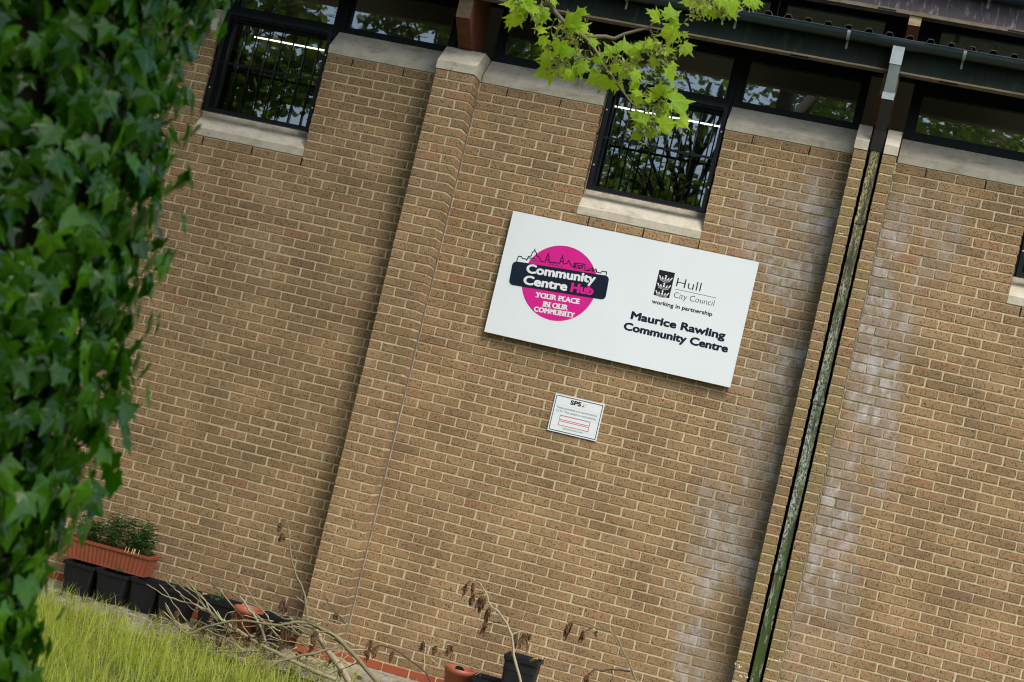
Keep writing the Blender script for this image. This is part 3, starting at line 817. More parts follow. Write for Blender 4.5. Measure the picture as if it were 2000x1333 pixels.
# ------------------------------------------------------------------ maple tree: trunk at the left, one limb reaching over the wall
TA = CAM+ray(-128, 690)*2.95; TX, TY = TA.x, TA.y
map_ = empty('maple_tree', (TX, TY, GZ), 'maple tree whose bright green seed-hung branch hangs over the middle window', 'tree')
rt_ = random.Random(11)
MB().tube([(TX+rt_.uniform(-.02,.02), TY+rt_.uniform(-.02,.02), z) for z in [GZ-.05, GZ+.4, GZ+1.2, GZ+2.4, GZ+3.6, GZ+5.0, GZ+6.2, GZ+8.2, GZ+11.5]],
          [.40, .29, .255, .24, .23, .21, .17, .10, .03], 14).build('trunk', 'tree_bark', map_, True)
DB = 7.6
def bp(x, y, d=DB): return atd(x, y, d)
brpx = [(1062, -6), (1084, 25), (1110, 52), (1140, 72), (1150, 82), (1165, 102), (1178, 128), (1195, 150), (1215, 178), (1232, 200), (1248, 214)]
main = [bp(x, y, DB+.02*math.sin(i)) for i, (x, y) in enumerate(brpx)]
root = [Vector((TX, TY, GZ+6.0)), Vector((TX+.3, TY+1.6, GZ+6.75)), Vector((TX+.6, TY+3.4, GZ+6.9)), bp(960, -330, 7.3), bp(1020, -130, 7.5)]
MB().tube(root+main, [.10, .075, .055, .030, .016]+[.0125-.0008*i for i in range(len(main))], 8).build('limb', 'grey_bark', map_, True)
side = [bp(*p) for p in [(1146, 78), (1165, 72), (1182, 72), (1200, 76), (1222, 66), (1245, 60), (1268, 55), (1276, 44)]]
MB().tube(side, [.012-.001*i for i in range(8)], 7).build('branch', 'grey_bark', map_, True)
s2 = [bp(*p) for p in [(1268, 55), (1275, 70), (1280, 90)]]; MB().tube(s2, [.006, .005, .004], 6).build('branch', 'grey_bark', map_, True)
top = [bp(*p) for p in [(1020, -130), (1160, -90), (1300, -40), (1420, -12)]]; MB().tube(top, [.018, .014, .010, .006], 7).build('branch', 'grey_bark', map_, True)
s3 = [bp(*p) for p in [(1165, 102), (1180, 106), (1192, 112), (1198, 125)]]; MB().tube(s3, [.006, .005, .004, .003], 6).build('branch', 'grey_bark', map_, True)
K = 3.0568
hubs = [(1022, 10), (1097, 78), (1105, 120), (1210, 130), (1288, 105), (1290, 205), (1272, 250), (1365, 5), (1412, 0), (1310, 62)]
LV = [(125,130,52),(285,165,56),(290,240,62),(330,95,55),(490,115,72),(545,150,58),(320,345,58),(310,430,66),(435,440,46),(490,460,52),(560,400,52),(605,470,64),(625,245,50),(700,290,56),(790,262,52),(870,258,54),(860,310,56),(620,345,50),(680,515,50),(745,525,46),
      (970,85,60),(1070,58,66),(1100,125,46),(1040,190,80),(1118,194,36),(1172,295,62),(1075,460,54),(1090,410,40),(862,520,40),(1010,520,76),(1140,600,86),(1150,735,62),(860,578,54),(850,680,50),(868,748,48),(855,812,44),(1055,735,62),(950,808,50),(905,690,58),(1040,670,60),(960,560,50),(890,720,40),(200,62,46),(105,22,52),(235,25,60),(150,100,44),(385,6,40),(300,110,50),(270,60,44),
      (1165,12,54),(1235,32,58),(1270,60,40),(1305,62,56),(1325,92,40),(1400,10,56),(1470,20,58),(1540,8,50),(1350,20,50),(1440,75,62),(1420,40,46),(1590,5,52),(540,60,46),(450,300,50),(395,290,54),(520,300,44),(820,430,60),(730,410,52),(880,450,48),(930,250,50),(985,250,52),(1060,300,48),(960,380,50)]
rl = random.Random(21)
LV += [(x+rl.uniform(-45, 45), y+rl.uniform(-40, 40), wd*rl.uniform(.45, .8)) for (x, y, wd) in LV[::4]]
for (x, y, wd) in LV:
    X, Y = 960+x/K, y/K
    hx, hy = min(hubs, key=lambda h: (h[0]-X)**2+(h[1]-Y)**2)
    d2 = Vector((X-hx, Y-hy, 0)); d2 = d2.normalized() if d2.length > 3 else Vector((rl.uniform(-1,1), rl.uniform(.2,1), 0)).normalized()
    tipv = RT*d2.x-UP*d2.y+FW*rl.uniform(-.35, .35)-Vector((0,0,1))*rl.uniform(0, .35)
    nrm = -FW*1.0+UP*rl.uniform(.2, 1.1)+RT*rl.uniform(-.4, .7)
    s = wd/K*DB/FPX*1.72*rl.uniform(.85, 1.15)
    dd = DB+rl.uniform(-.18, .12)
    c = atd(X, Y, dd)-tipv.normalized()*s*.42
    put_leaf(rl.choice(mapM), c, frame(tipv, nrm), s, map_)
    hub = atd(hx, hy, DB)
    if (hub-c).length < .2 and rl.random() < .8:
        pass
def seed_cluster(cx, cy, n, rad, seed):
    rn = random.Random(seed); mm = MB(); C0 = atd(cx, cy, DB-.02)
    for _ in range(n):
        c = C0+(RT*rn.gauss(0, .5)+UP*rn.gauss(0, .5)*.9+FW*rn.gauss(0, .4))*rad
        ax = Vector((rn.uniform(-1,1), rn.uniform(-1,1), rn.uniform(-1,.3))).normalized()
        for sg in (-1, 1):
            d = (ax*sg+Vector((0,0,-.5))).normalized(); sd = d.cross(Vector((rn.uniform(-1,1), rn.uniform(-1,1), rn.uniform(-1,1)))).normalized()
            L = .030*rn.uniform(.8,1.2); wq = .0095
            mm.add([c, c+d*L*.35+sd*wq*.6, c+d*L*.8+sd*wq, c+d*L+sd*wq*.3, c+d*L*.85-sd*wq*.35, c+d*L*.35-sd*wq*.25], [(0,1,2,3,4,5)], tone=rn.random())
        mm.tube([c, c+Vector((rn.uniform(-.01,.01), rn.uniform(-.01,.01), .03))], .0012, 3, False)
    o = mm.build('seed_cluster', 'maple_seed', map_); o['kind'] = 'stuff'
for k, (x, y, n_, r_) in enumerate([(205,45,46,.085),(420,235,60,.105),(450,375,60,.105),(760,395,60,.12),(1000,330,60,.115),(1000,620,46,.105),(965,755,44,.095),(1250,20,40,.085),(1420,15,40,.085)]):
    seed_cluster(960+x/K, y/K, n_, r_, 40+k)

# ------------------------------------------------------------------ ivy wrapped round the trunk
ivy = empty('ivy', (TX, TY, GZ), 'dark glossy green ivy covering the trunk at the left edge', 'ivy')
ri = random.Random(31)
stems = MB()
toC = Vector((CAM.x-TX, CAM.y-TY, 0)).normalized(); base_a = math.atan2(toC.y, toC.x)
for k in range(16):
    a0 = ri.uniform(0, 2*math.pi); pts = []
    for q in range(30):
        z = GZ+.05+q*.19; a0 += ri.uniform(-.12, .12); pts.append((TX+.255*math.cos(a0), TY+.255*math.sin(a0), z))
    stems.tube(pts, .009, 5)
stems.build('stem', 'ivy_stem', ivy, True)
leaves = []
def ivy_leaf(a, z, rad, s, flip=0):
    out = Vector((math.cos(a), math.sin(a), 0))
    p = Vector((TX, TY, 0))+out*rad; p.z = z
    nrm = out*1.0+Vector((0, 0, ri.uniform(-.1, .8)))+Vector((ri.gauss(0,.34), ri.gauss(0,.34), ri.gauss(0,.2)))
    tip = Vector((0, 0, -1))+Vector((ri.gauss(0,.38), ri.gauss(0,.38), ri.gauss(0,.15)))+out*ri.uniform(-.1, .35)
    return (p, frame(tip, nrm), s)
def edge_w(z):        # the mass swells a little around head height
    return .340+.022*max(-.4, min(1.1, z-CAM.z))+.02*math.sin(z*6.3)+.012*math.sin(z*13+1)
front = []
for _ in range(2800):
    a = base_a+ri.uniform(-1.75, 1.75); z = ri.uniform(CAM.z-.85, CAM.z+1.15)
    lay = ri.random()
    front.append((lay, ivy_leaf(a, z, edge_w(z)-.075*lay+ri.gauss(0, .010), ri.uniform(.038, .064))))
for _ in range(90):     # sprays standing off the right-hand edge
    a = base_a+ri.uniform(.9, 1.5); z = ri.uniform(CAM.z-.8, CAM.z+1.0)
    front.append((0.0, ivy_leaf(a, z, edge_w(z)+ri.uniform(.0, .045), ri.uniform(.036, .058))))
vis = []
for lay, (p, m3, s) in front:
    X, Y, d = px(p)
    vis.append((0 if (-60 < X < 520 and -70 < Y < 1380 and (p-Vector((TX,TY,p.z))).dot(toC) > -.12) else 1, lay, p, m3, s))
vis.sort(key=lambda q: (q[0], q[1]))
more = MB(); nobj = 0
def leaf_into(mm, V, p, m3, s, tn):
    vs, fs, ve = V
    mm.add([Vector(p)+m3 @ (Vector(v)*s) for v in vs], fs, vein=ve, tone=tn)
for k, (o_, lay, p, m3, s) in enumerate(vis):
    if o_ == 0 and nobj < 300: put_leaf(ri.choice(ivyM), p, m3, s, ivy); nobj += 1
    else: leaf_into(more, ri.choice(ivyV), p, m3, s, ri.random())
for _ in range(1500):
    z = ri.uniform(GZ+.05, GZ+5.2)
    if CAM.z-.85 < z < CAM.z+1.15 and ri.random() < .6: continue
    p, m3, s = ivy_leaf(ri.uniform(0, 2*math.pi), z, edge_w(z)-ri.uniform(0, .06), ri.uniform(.045, .075))
    leaf_into(more, ri.choice(ivyV), p, m3, s, ri.random())
mo = more.build('ivy_foliage', 'ivy_leaf', ivy, True); mo['kind'] = 'stuff'
print('ivy objs', nobj, len(vis))

# ------------------------------------------------------------------ pots along the wall
def square_pot(cx, cy, z0, wt, wb, h_, label, rot=0.0, plant=None, mat='black_pot', group=None):
    o = empty('plant_pot', (cx, cy, z0), label, 'plant pot', group)
    def ringv(wd, z, rr_=.02):
        out = []
        for qx, qy, a0 in ((1,1,0),(-1,1,90),(-1,-1,180),(1,-1,270)):
            for k in range(3):
                a = R(a0+45*k); x = qx*(wd/2-rr_)+rr_*math.cos(a); y = qy*(wd/2-rr_)+rr_*math.sin(a)
                out.append((cx+x*math.cos(rot)-y*math.sin(rot), cy+x*math.sin(rot)+y*math.cos(rot), z0+z))
        return out
    prof = [(wb, 0), (wb+(wt-wb)*.9-.012, h_-.028), (wt, h_-.028), (wt+.004, h_), (wt-.010, h_), (wt-.022, h_-.03), (wb+(wt-wb)*.7, h_*.78)]
    vs = []; fs = []; n = 12
    for wd, z in prof: vs += ringv(wd, z)
    for i in range(len(prof)-1): fs += [(i*n+k, i*n+(k+1) % n, (i+1)*n+(k+1) % n, (i+1)*n+k) for k in range(n)]
    fs += [tuple(range(n-1, -1, -1))]
    MB().add(vs, fs).build('pot', mat, o)
    MB().add(ringv(wb+(wt-wb)*.75, h_-.045), [tuple(range(n))]).build('soil', 'compost', o)
    if plant:
        pm = MB(); rn = random.Random(int(cx*1000))
        for _ in range(plant):
            p0 = Vector((cx+rn.uniform(-.07,.07), cy+rn.uniform(-.09,.05), z0+h_-.04)); p1 = p0+Vector((rn.uniform(-.03,.03), rn.uniform(-.03,.03), rn.uniform(.035,.09)))
            for q in range(4):
                m3 = frame(Vector((rn.uniform(-1,1), rn.uniform(-1,1), rn.uniform(-.2,.5))), Vector((rn.uniform(-.4,.4), rn.uniform(-.6,0), 1)))
                leaf_into(pm, rn.choice(mapV), p1, m3, rn.uniform(.018, .034), .9)
        pm.build('seedling', 'crown_leaf', o)
    return o
def round_pot(cx, cy, z0, rt2, rb2, h_, label, plant=None):
    o = empty('plant_pot', (cx, cy, z0), label, 'plant pot')
    prof = [(rb2, 0), (rb2+(rt2-rb2)*.82, h_-.045), (rt2, h_-.045), (rt2+.003, h_), (rt2-.009, h_), (rt2-.016, h_-.045), (rb2*.9, .02)]
    n = 22; vs = []; fs = []
    for r_, z in prof: vs += [(cx+r_*math.cos(2*math.pi*k/n), cy+r_*math.sin(2*math.pi*k/n), z0+z) for k in range(n)]
    for i in range(len(prof)-1): fs += [(i*n+k, i*n+(k+1) % n, (i+1)*n+(k+1) % n, (i+1)*n+k) for k in range(n)]
    fs += [tuple(range(n-1, -1, -1))]
    MB().add(vs, fs).build('pot', 'terracotta_plastic', o, True)
    rs_ = rb2+(rt2-rb2)*.7
    MB().add([(cx+rs_*math.cos(2*math.pi*k/n), cy+rs_*math.sin(2*math.pi*k/n), z0+h_-.05) for k in range(n)], [tuple(range(n))]).build('soil', 'compost', o)
    return o
PZ = GZ+.022
square_pot(-2.315, -.27, PZ, .285, .215, .25, 'black square plant pot half hidden behind the ivy, leftmost of the row', .03)
square_pot(-2.02, -.27, PZ, .285, .215, .25, 'black square plant pot with tiny seedlings under the terracotta trough', .02, 4)
square_pot(-1.74, -.25, PZ, .265, .205, .25, 'narrow black square plant pot under the right end of the trough', -.03)
square_pot(-1.475, -.27, PZ, .285, .215, .25, 'black square plant pot just right of the trough, third from the round pot', .05, 2)
square_pot(-1.13, -.26, PZ, .285, .215, .25, 'black square plant pot holding a green seedling left of the round terracotta pot', .02, 6)
square_pot(-.64, -.30, PZ, .27, .20, .245, 'black square plant pot between the round terracotta pot and the pilaster', -.04)
round_pot(-.865, -.30, PZ, .118, .085, .25, 'round terracotta plastic pot standing among the black pots')
rp = round_pot(.900, -.28, PZ, .118, .085, .235, 'round terracotta pot with a clover leaf and trailing straw at bottom centre')
cl = MB(); rn = random.Random(9); c0 = at(600+848/2.854, 866+1262/2.854, -.28)
for k in range(7):
    a = 2*math.pi*k/7; q = 10
    cc = c0+Vector((.022*math.cos(a), -.01*math.sin(a), .022*math.sin(a)*.6+.006))
    cl.add([cc+Vector((.016*math.cos(2*math.pi*i/q), -.008*math.sin(2*math.pi*i/q), .013*math.sin(2*math.pi*i/q))) for i in range(q)], [tuple(range(q))], tone=.6)
cl.tube([c0, (.905, -.28, PZ+.19)], .003, 4)
cl.build('clover', 'lily_leaf', rp)
sm = MB()
for L in ([(688,1200),(760,1255),(800,1280)],[(1050,1235),(980,1270),(925,1300),(870,1305)],[(800,1275),(860,1298),(925,1302)],[(805,1262),(798,1300),(792,1333)]):
    sm.tube([at(600+a/2.854, 866+b/2.854, -.33) for a, b in L], .003, 4)
sm.build('straw', 'straw', rp)
square_pot(1.165, -.33, PZ, .28, .22, .225, 'empty low black pot beside the round terracotta pot at bottom centre')
ip = square_pot(1.385, -.42, PZ, .272, .20, .46, 'tall black square pot with a bare stem rising before it at bottom centre', .03)
MB().tube([(1.44, -.46, PZ+.44), (1.47, -.49, PZ+.475), (1.50, -.52, PZ+.49)], [.008, .011, .006], 6).build('plant_label', 'straw', ip)

# terracotta trough resting on the back rims of the pots
tz = PZ+.251
tro = empty('planter_trough', (-2.17, -.16, tz), 'long ribbed terracotta trough of leafy green plants resting on black pots', 'planter')
tx0, tx1, ty0, ty1, th_ = -2.56, -1.79, -.275, -.075, .175
def trough():
    mm = MB(); vs = []; fs = []; n = 0
    def ring(ins, z, rib):
        out = []; N = 40
        for k in range(N+1):
            x = tx0+ins+(tx1-tx0-2*ins)*k/N; out.append((x, ty0+ins+(.004 if (rib and k % 2) else 0), tz+z))
        for k in range(6): out.append((tx1-ins-(.003 if rib and k % 2 else 0), ty0+ins+(ty1-ty0-2*ins)*(k+1)/6.5, tz+z))
        out += [(tx1-ins, ty1-ins, tz+z), (tx0+ins, ty1-ins, tz+z)]
        for k in range(6): out.append((tx0+ins, ty1-ins-(ty1-ty0-2*ins)*(k+1)/7, tz+z))
        return out
    for ins, z, rib in ((.032, 0, 0), (.030, .012, 1), (.010, th_-.032, 1), (.008, th_-.026, 0), (0, th_-.024, 0), (-.004, th_, 0), (.010, th_, 0), (.016, th_-.03, 0)):
        r_ = ring(ins, z, rib); n = len(r_); vs += r_
    L = len(vs)//n
    for i in range(L-1): fs += [(i*n+k, i*n+(k+1) % n, (i+1)*n+(k+1) % n, (i+1)*n+k) for k in range(n)]
    fs.append(tuple(range(n-1, -1, -1)))
    return mm.add(vs, fs)
trough().build('trough', 'terracotta_plastic', tro)
MB().box(tx0+.022, tx1-.022, ty0+.022, ty1-.022, tz+th_-.05, tz+th_-.03).build('soil', 'compost', tro)
lm = MB(); rn = random.Random(17)
for _ in range(44):
    x = rn.uniform(tx0+.05, tx1-.05); b0 = Vector((x, rn.uniform(ty0+.04, ty1-.04), tz+th_-.04)); hgt = rn.uniform(.15, .31)
    tp = b0+Vector((rn.uniform(-.04,.05), rn.uniform(-.05,.03), hgt)); lm.tube([b0, (b0+tp)/2+Vector((rn.uniform(-.01,.01),0,0)), tp], .003, 4)
    for q in range(20):
        f_ = .25+.75*q/19; c = b0.lerp(tp, f_); a = q*2.4+rn.random(); d = Vector((math.cos(a), math.sin(a), rn.uniform(-.15,.6))).normalized()
        L = rn.uniform(.045, .085); sd = d.cross(Vector((0,0,1))).normalized()*.0085; dr = Vector((0,0,-.018))
        lm.add([c, c+d*L*.45+sd, c+d*L+dr, c+d*L*.45-sd], [(0,1,2,3)], tone=rn.random())
lo = lm.build('foliage', 'lily_leaf', tro); lo['kind'] = 'stuff'
for k in range(7):
    x = -2.04+.018*k+.01*math.sin(k*2.3); MB().tube([(x, -.2, tz+th_-.04), (x+.02, -.26, tz+th_+.03), (x+.03, -.29, tz+th_-.01)], .003, 4).build('dry_stalk', 'straw', tro)

# ------------------------------------------------------------------ fallen ash branches with hanging dead leaves
s8 = 2.854; s2_ = 3.8462
def A(L, Y0, Y1): return [at(120+x/s2_, 1000+y/s2_, Y0+(Y1-Y0)*i/max(1, len(L)-1)) for i, (x, y) in enumerate(L)]
def Bq(L, Y0, Y1): return [at(600+x/s8, 866+y/s8, Y0+(Y1-Y0)*i/max(1, len(L)-1)) for i, (x, y) in enumerate(L)]
def refine(P, n=3, seed=0):
    rn = random.Random(seed); out = []
    P = [Vector(p) for p in P]
    for i in range(len(P)-1):
        p0 = P[max(i-1,0)]; p1 = P[i]; p2 = P[i+1]; p3 = P[min(i+2, len(P)-1)]
        for k in range(n):
            t_ = k/n
            q = .5*((2*p1)+(p2-p0)*t_+(2*p0-5*p1+4*p2-p3)*t_*t_+(3*p1-p0-3*p2+p3)*t_**3)
            if 0 < k: q = q+Vector((rn.uniform(-.006,.006), rn.uniform(-.004,.004), rn.uniform(-.006,.006)))
            out.append(q)
    out.append(P[-1]); return out
def dead_leaves(parent, p, n, L, seed):
    rn = random.Random(seed); mm = MB()
    for _ in range(n):
        c = Vector(p)+Vector((rn.uniform(-.015,.015), rn.uniform(-.015,.015), 0)); ll = L*rn.uniform(.55, 1.1)
        d = Vector((rn.uniform(-.25,.25), rn.uniform(-.25,.25), -1)).normalized(); sd = d.cross(Vector((rn.uniform(-1,1), rn.uniform(-1,1), .1))).normalized()
        pts = []
        for q in range(6):
            f_ = q/5; wd = .013*math.sin(math.pi*min(1, f_*.9+.08))*rn.uniform(.7,1.2); cc = c+d*ll*f_+Vector((rn.uniform(-.004,.004), rn.uniform(-.004,.004), 0))
            tw = sd*math.cos(f_*3)+d.cross(sd)*math.sin(f_*3)
            pts += [cc+tw*wd, cc-tw*wd]
        mm.add(pts, [(2*q, 2*q+1, 2*q+3, 2*q+2) for q in range(5)])
    return mm.build('dead_leaf', 'dead_leaf', parent)
def fallen(label, limbs, leafspots, seed, Lf=.09):
    p0 = limbs[0][0][0]; o = empty('fallen_branch', (p0.x, p0.y, GZ), label, 'branch')
    for k, (pts, r0, r1, mat) in enumerate(limbs):
        P = refine(pts, 4, seed+k); n = len(P)
        MB().tube(P, [r0+(r1-r0)*i/(n-1)+(.0022 if (i % 5) == 2 else random.uniform(-.0005, .0006)) for i in range(n)], 7).build('limb' if k == 0 else 'twig', mat, o, True)
    for k, (p, n_, L) in enumerate(leafspots): dead_leaves(o, p, n_, L, seed*31+k)
    return o
fallen('pale bare branch lying against the base of the brick pilaster',
       [(Bq([(-60,1010),(40,1030),(75,1100),(110,1150),(160,1215),(260,1370)], -.75, -1.15), .012, .026, 'pale_bark'),
        (A([(1790,800),(1700,810),(1540,735),(1390,680),(1250,590),(1140,495)], -.78, -.65), .008, .003, 'olive_bark'),
        (A([(1790,800),(1660,800),(1700,760)], -.78, -.7), .005, .002, 'pale_bark')],
       [(A([(1680,660)], -.7, -.7)[0], 9, .13), (A([(1690,880)], -.8, -.8)[0], 16, .22), (A([(1640,930)], -.8, -.8)[0], 12, .18)], 1)
fallen('long olive branch arching over the pots with an upright tip of dead leaves',
       [(A([(2140,990),(2000,900),(1850,835),(1740,830),(1600,850),(1330,820),(1150,850),(960,920),(750,1060),(520,1250)], -1.0, -1.5), .014, .005, 'olive_bark'),
        (A([(1850,835),(1830,630),(1760,470),(1720,300),(1705,150),(1700,75)], -.95, -.7), .009, .004, 'olive_bark'),
        (A([(1700,95),(1690,55),(1650,60),(1640,90)], -.7, -.7), .004, .002, 'pale_bark'),
        (Bq([(40,1020),(170,1090),(250,1170),(410,1345)], -1.0, -1.1), .013, .017, 'olive_bark'),
        (A([(980,930),(1000,1000),(985,1060)], -1.2, -1.2), .003, .002, 'dark_twig'),
        (A([(720,1090),(720,1130),(690,1150)], -1.4, -1.4), .003, .002, 'dark_twig')],
       [(A([(1640,80)], -.7, -.7)[0], 8, .09), (A([(1660,160)], -.7, -.7)[0], 6, .09), (A([(940,960)], -1.2, -1.2)[0], 6, .08), (A([(985,1020)], -1.2, -1.2)[0], 7, .11),
        (A([(690,1140)], -1.4, -1.4)[0], 8, .11), (A([(800,1150)], -1.4, -1.4)[0], 7, .09), (A([(1080,850)], -1.1, -1.1)[0], 6, .08), (A([(1300,820)], -1.1, -1.1)[0], 6, .09), (A([(1240,830)], -1.1, -1.1)[0], 5, .09),
        (A([(1180,920)], -1.1, -1.1)[0], 6, .1), (A([(1510,930)], -1.0, -1.0)[0], 6, .1)], 2)
fallen('brushy fan of bare twigs leaning on the black pots',
       [(A([(2060,1260),(1820,1160),(1550,1030),(1380,930),(1180,800),(1090,730)], -1.2, -.75), .017, .010, 'pale_bark'),
        (A([(1090,735),(980,690),(800,640),(640,545)], -.75, -.6), .007, .003, 'pale_bark'),
        (A([(1085,735),(1000,640),(900,560),(790,460),(710,380)], -.75, -.55), .006, .0025, 'olive_bark'),
        (A([(1090,735),(1030,640),(960,540),(865,410)], -.75, -.55), .006, .0025, 'olive_bark'),
        (A([(1060,735),(960,660),(860,590),(785,510)], -.75, -.6), .005, .002, 'pale_bark'),
        (A([(1120,740),(1060,640),(985,560),(905,480)], -.75, -.6), .005, .002, 'pale_bark'),
        (A([(1550,1030),(1480,830),(1400,720),(1340,635)], -1.0, -.85), .011, .007, 'pale_bark'),
        (A([(1180,800),(1080,745),(980,730),(890,625)], -.8, -.65), .005, .002, 'pale_bark'),
        (A([(1310,745),(1250,660),(1195,590)], -.7, -.6), .004, .003, 'straw'),
        (A([(1300,750),(1240,770),(1225,830)], -.75, -.75), .004, .003, 'pale_bark')],
       [(A([(1300,760)], -.8, -.8)[0], 8, .12)], 3)
fallen('thin straight stick lying level across the grass',
       [(A([(590,1052),(980,1045),(1280,1050),(1480,1042)], -1.5, -1.2), .006, .007, 'olive_bark'),
        (A([(1470,1225),(1680,1110),(1950,1050),(2080,1010)], -1.5, -1.1), .011, .007, 'olive_bark'),
        (Bq([(0,1175),(80,1160),(330,1150)], -1.1, -.8), .007, .003, 'pale_bark')],
       [(A([(1190,960)], -1.2, -1.2)[0], 5, .1), (A([(1890,960)], -1.1, -1.1)[0], 8, .12), (Bq([(335,1155)], -.8, -.8)[0], 6, .09), (Bq([(390,1130)], -.8, -.8)[0], 7, .1)], 4)
fallen('slim twig trailing over the concrete in front of the leftmost pots',
       [(A([(320,705),(430,720),(560,790),(820,860),(960,880),(1050,878)], -.75, -.8), .004, .006, 'pale_bark'),
        (A([(210,880),(420,920),(620,960),(760,1000)], -1.2, -1.3), .003, .004, 'pale_bark'),
        (A([(660,770),(780,800),(900,850),(980,880)], -.8, -.8), .004, .005, 'pale_bark')], [], 5)
fallen('grey forked branch rising in front of the tall black pot',
       [(Bq([(1215,1400),(1190,1333),(1150,1180),(1140,1070),(1080,960),(1020,900),(990,820),(950,775),(905,770)], -.75, -.55), .011, .004, 'pale_bark'),
        (Bq([(1145,1070),(1180,1050),(1215,1050),(1250,1062)], -.6, -.55), .006, .002, 'pale_bark'),
        (Bq([(985,835),(950,838),(915,855)], -.55, -.55), .003, .002, 'dark_twig'),
        (Bq([(1090,995),(1040,1000),(1000,1010)], -.58, -.55), .003, .002, 'dark_twig'),
        (Bq([(905,770),(880,810),(862,850)], -.55, -.55), .004, .002, 'dark_twig')],
       [(Bq([(890,785)], -.55, -.55)[0], 5, .10), (Bq([(930,780)], -.55, -.55)[0], 6, .10), (Bq([(925,840)], -.55, -.55)[0], 5, .11), (Bq([(965,855)], -.55, -.55)[0], 7, .13), (Bq([(980,850)], -.55, -.55)[0], 5, .12), (Bq([(1010,915)], -.55, -.55)[0], 7, .14), (Bq([(990,1010)], -.55, -.55)[0], 6, .12),
        (Bq([(1160,1065)], -.55, -.55)[0], 7, .12), (Bq([(1215,1060)], -.55, -.55)[0], 8, .14), (Bq([(1240,1062)], -.55, -.55)[0], 5, .09)], 6)
fallen('thin olive branch with drooping tip, rightmost of the dead branches',
       [(Bq([(1880,1420),(1840,1333),(1800,1240),(1740,1110),(1690,1050),(1600,1025),(1540,1000),(1480,993),(1450,1020)], -.7, -.55), .008, .003, 'olive_bark'),
        (Bq([(1800,1270),(1740,1265),(1700,1260),(1640,1272),(1600,1262),(1570,1290),(1555,1340)], -.65, -.6), .006, .003, 'dark_twig'),
        (Bq([(1690,1050),(1685,1020),(1690,995)], -.58, -.56), .004, .002, 'pale_bark'),
        (Bq([(1590,1028),(1560,1045),(1540,1055)], -.56, -.55), .003, .002, 'dark_twig'),
        (Bq([(1690,1262),(1705,1300),(1690,1340)], -.62, -.6), .003, .002, 'dark_twig')],
       [(Bq([(1452,1015)], -.55, -.55)[0], 9, .11), (Bq([(1470,1000)], -.55, -.55)[0], 6, .13), (Bq([(1545,1050)], -.55, -.55)[0], 6, .10), (Bq([(1612,1042)], -.55, -.55)[0], 3, .07), (Bq([(1560,1290)], -.6, -.6)[0], 6, .1)], 7)
fallen('small grey twig with brown hanging leaves above the red brick plinth',
       [(Bq([(700,1345),(640,1260),(520,1170),(440,1135),(380,1130)], -.6, -.5), .007, .003, 'dark_twig'),
        (Bq([(650,1270),(652,1180),(660,1135),(652,1100)], -.55, -.5), .005, .003, 'pale_bark'),
        (Bq([(660,1135),(730,1125),(802,1122)], -.52, -.5), .004, .002, 'pale_bark')],
       [(Bq([(648,1105)], -.5, -.5)[0], 7, .10), (Bq([(712,1128)], -.5, -.5)[0], 5, .08), (Bq([(798,1125)], -.5, -.5)[0], 7, .12), (Bq([(480,1160)], -.5, -.5)[0], 6, .11), (Bq([(355,1095)], -.5, -.5)[0], 6, .10)], 8)

rk = random.Random(55); brush = []
for k in range(110):
    x0 = rk.uniform(900, 2250); y0 = rk.uniform(820, 1200); a = rk.uniform(-.6, 1.0); L = rk.uniform(120, 420)
    ptsx = [(x0, y0), (x0-L*.4*math.cos(a), y0-L*.4*math.sin(a)+rk.uniform(-30,30)), (x0-L*math.cos(a), y0-L*math.sin(a)+rk.uniform(-40,20))]
    Yb = rk.uniform(-1.25, -.6)
    P = A(ptsx, Yb, Yb+rk.uniform(-.1,.15))
    P = [Vector((p.x, p.y, max(p.z, GZ+.03))) for p in P]
    brush.append((P, rk.uniform(.003, .007), .002, rk.choice(['pale_bark', 'pale_bark', 'dark_twig', 'straw', 'olive_bark'])))
fallen('tangle of broken twigs and dead leaves heaped at the foot of the pilaster', brush, [(b[0][rk.randrange(1,3)], 5, .09) for b in brush[::3]], 9)

# ------------------------------------------------------------------ grass and litter
rg = random.Random(41); gm = MB()
def blade(x, y, h_, tn, wd=.003):
    a = rg.uniform(0, 2*math.pi); ln = rg.uniform(.1, .95)*h_; b = Vector((x, y, GZ)); d = Vector((math.cos(a), math.sin(a), 0)); sd = d.cross(Vector((0,0,1)))*wd
    p1 = b+d*ln*.3+Vector((0,0,h_*.6)); p2 = b+d*ln+Vector((0,0,h_))
    gm.add([b-sd, b+sd, p1+sd*.8, p1-sd*.8, p2], [(0,1,2,3), (3,2,4)], tone=tn)
for _ in range(34000):
    y = -1.0-rg.random()**1.15*4.0; x = rg.uniform(-4.2, 3.2)
    lim = -1.02+.20*math.sin(x*2.3)+.14*math.sin(x*6.1+1)
    if y > lim and rg.random() < .93: continue
    den = math.sin(x*3.1+y*2)*.5+math.sin(x*1.3-y*4)*.5+.5*math.sin(x*9+y*7)
    if den < -.5 and rg.random() < .55: continue
    rgt = min(1.0, max(0.0, (x+1.3)/1.3))
    if rg.random() < rgt*.72: continue
    far = min(1.15, max(.55, (lim-y)/.9))*(1-.35*rgt)
    hh = (rg.uniform(.06, .20) if rg.random() < .82 else rg.uniform(.18, .36))*far+max(0, den)*.07*far
    tn = rg.random()
    if rg.random() < .10+.35*rgt: tn = .97
    blade(x, y, hh, tn, rg.uniform(.0016, .0034))
for _ in range(420):
    y = rg.uniform(-1.0, -.35); x = rg.uniform(-2.9, .2); blade(x, y, rg.uniform(.03, .15), rg.random(), .0022)
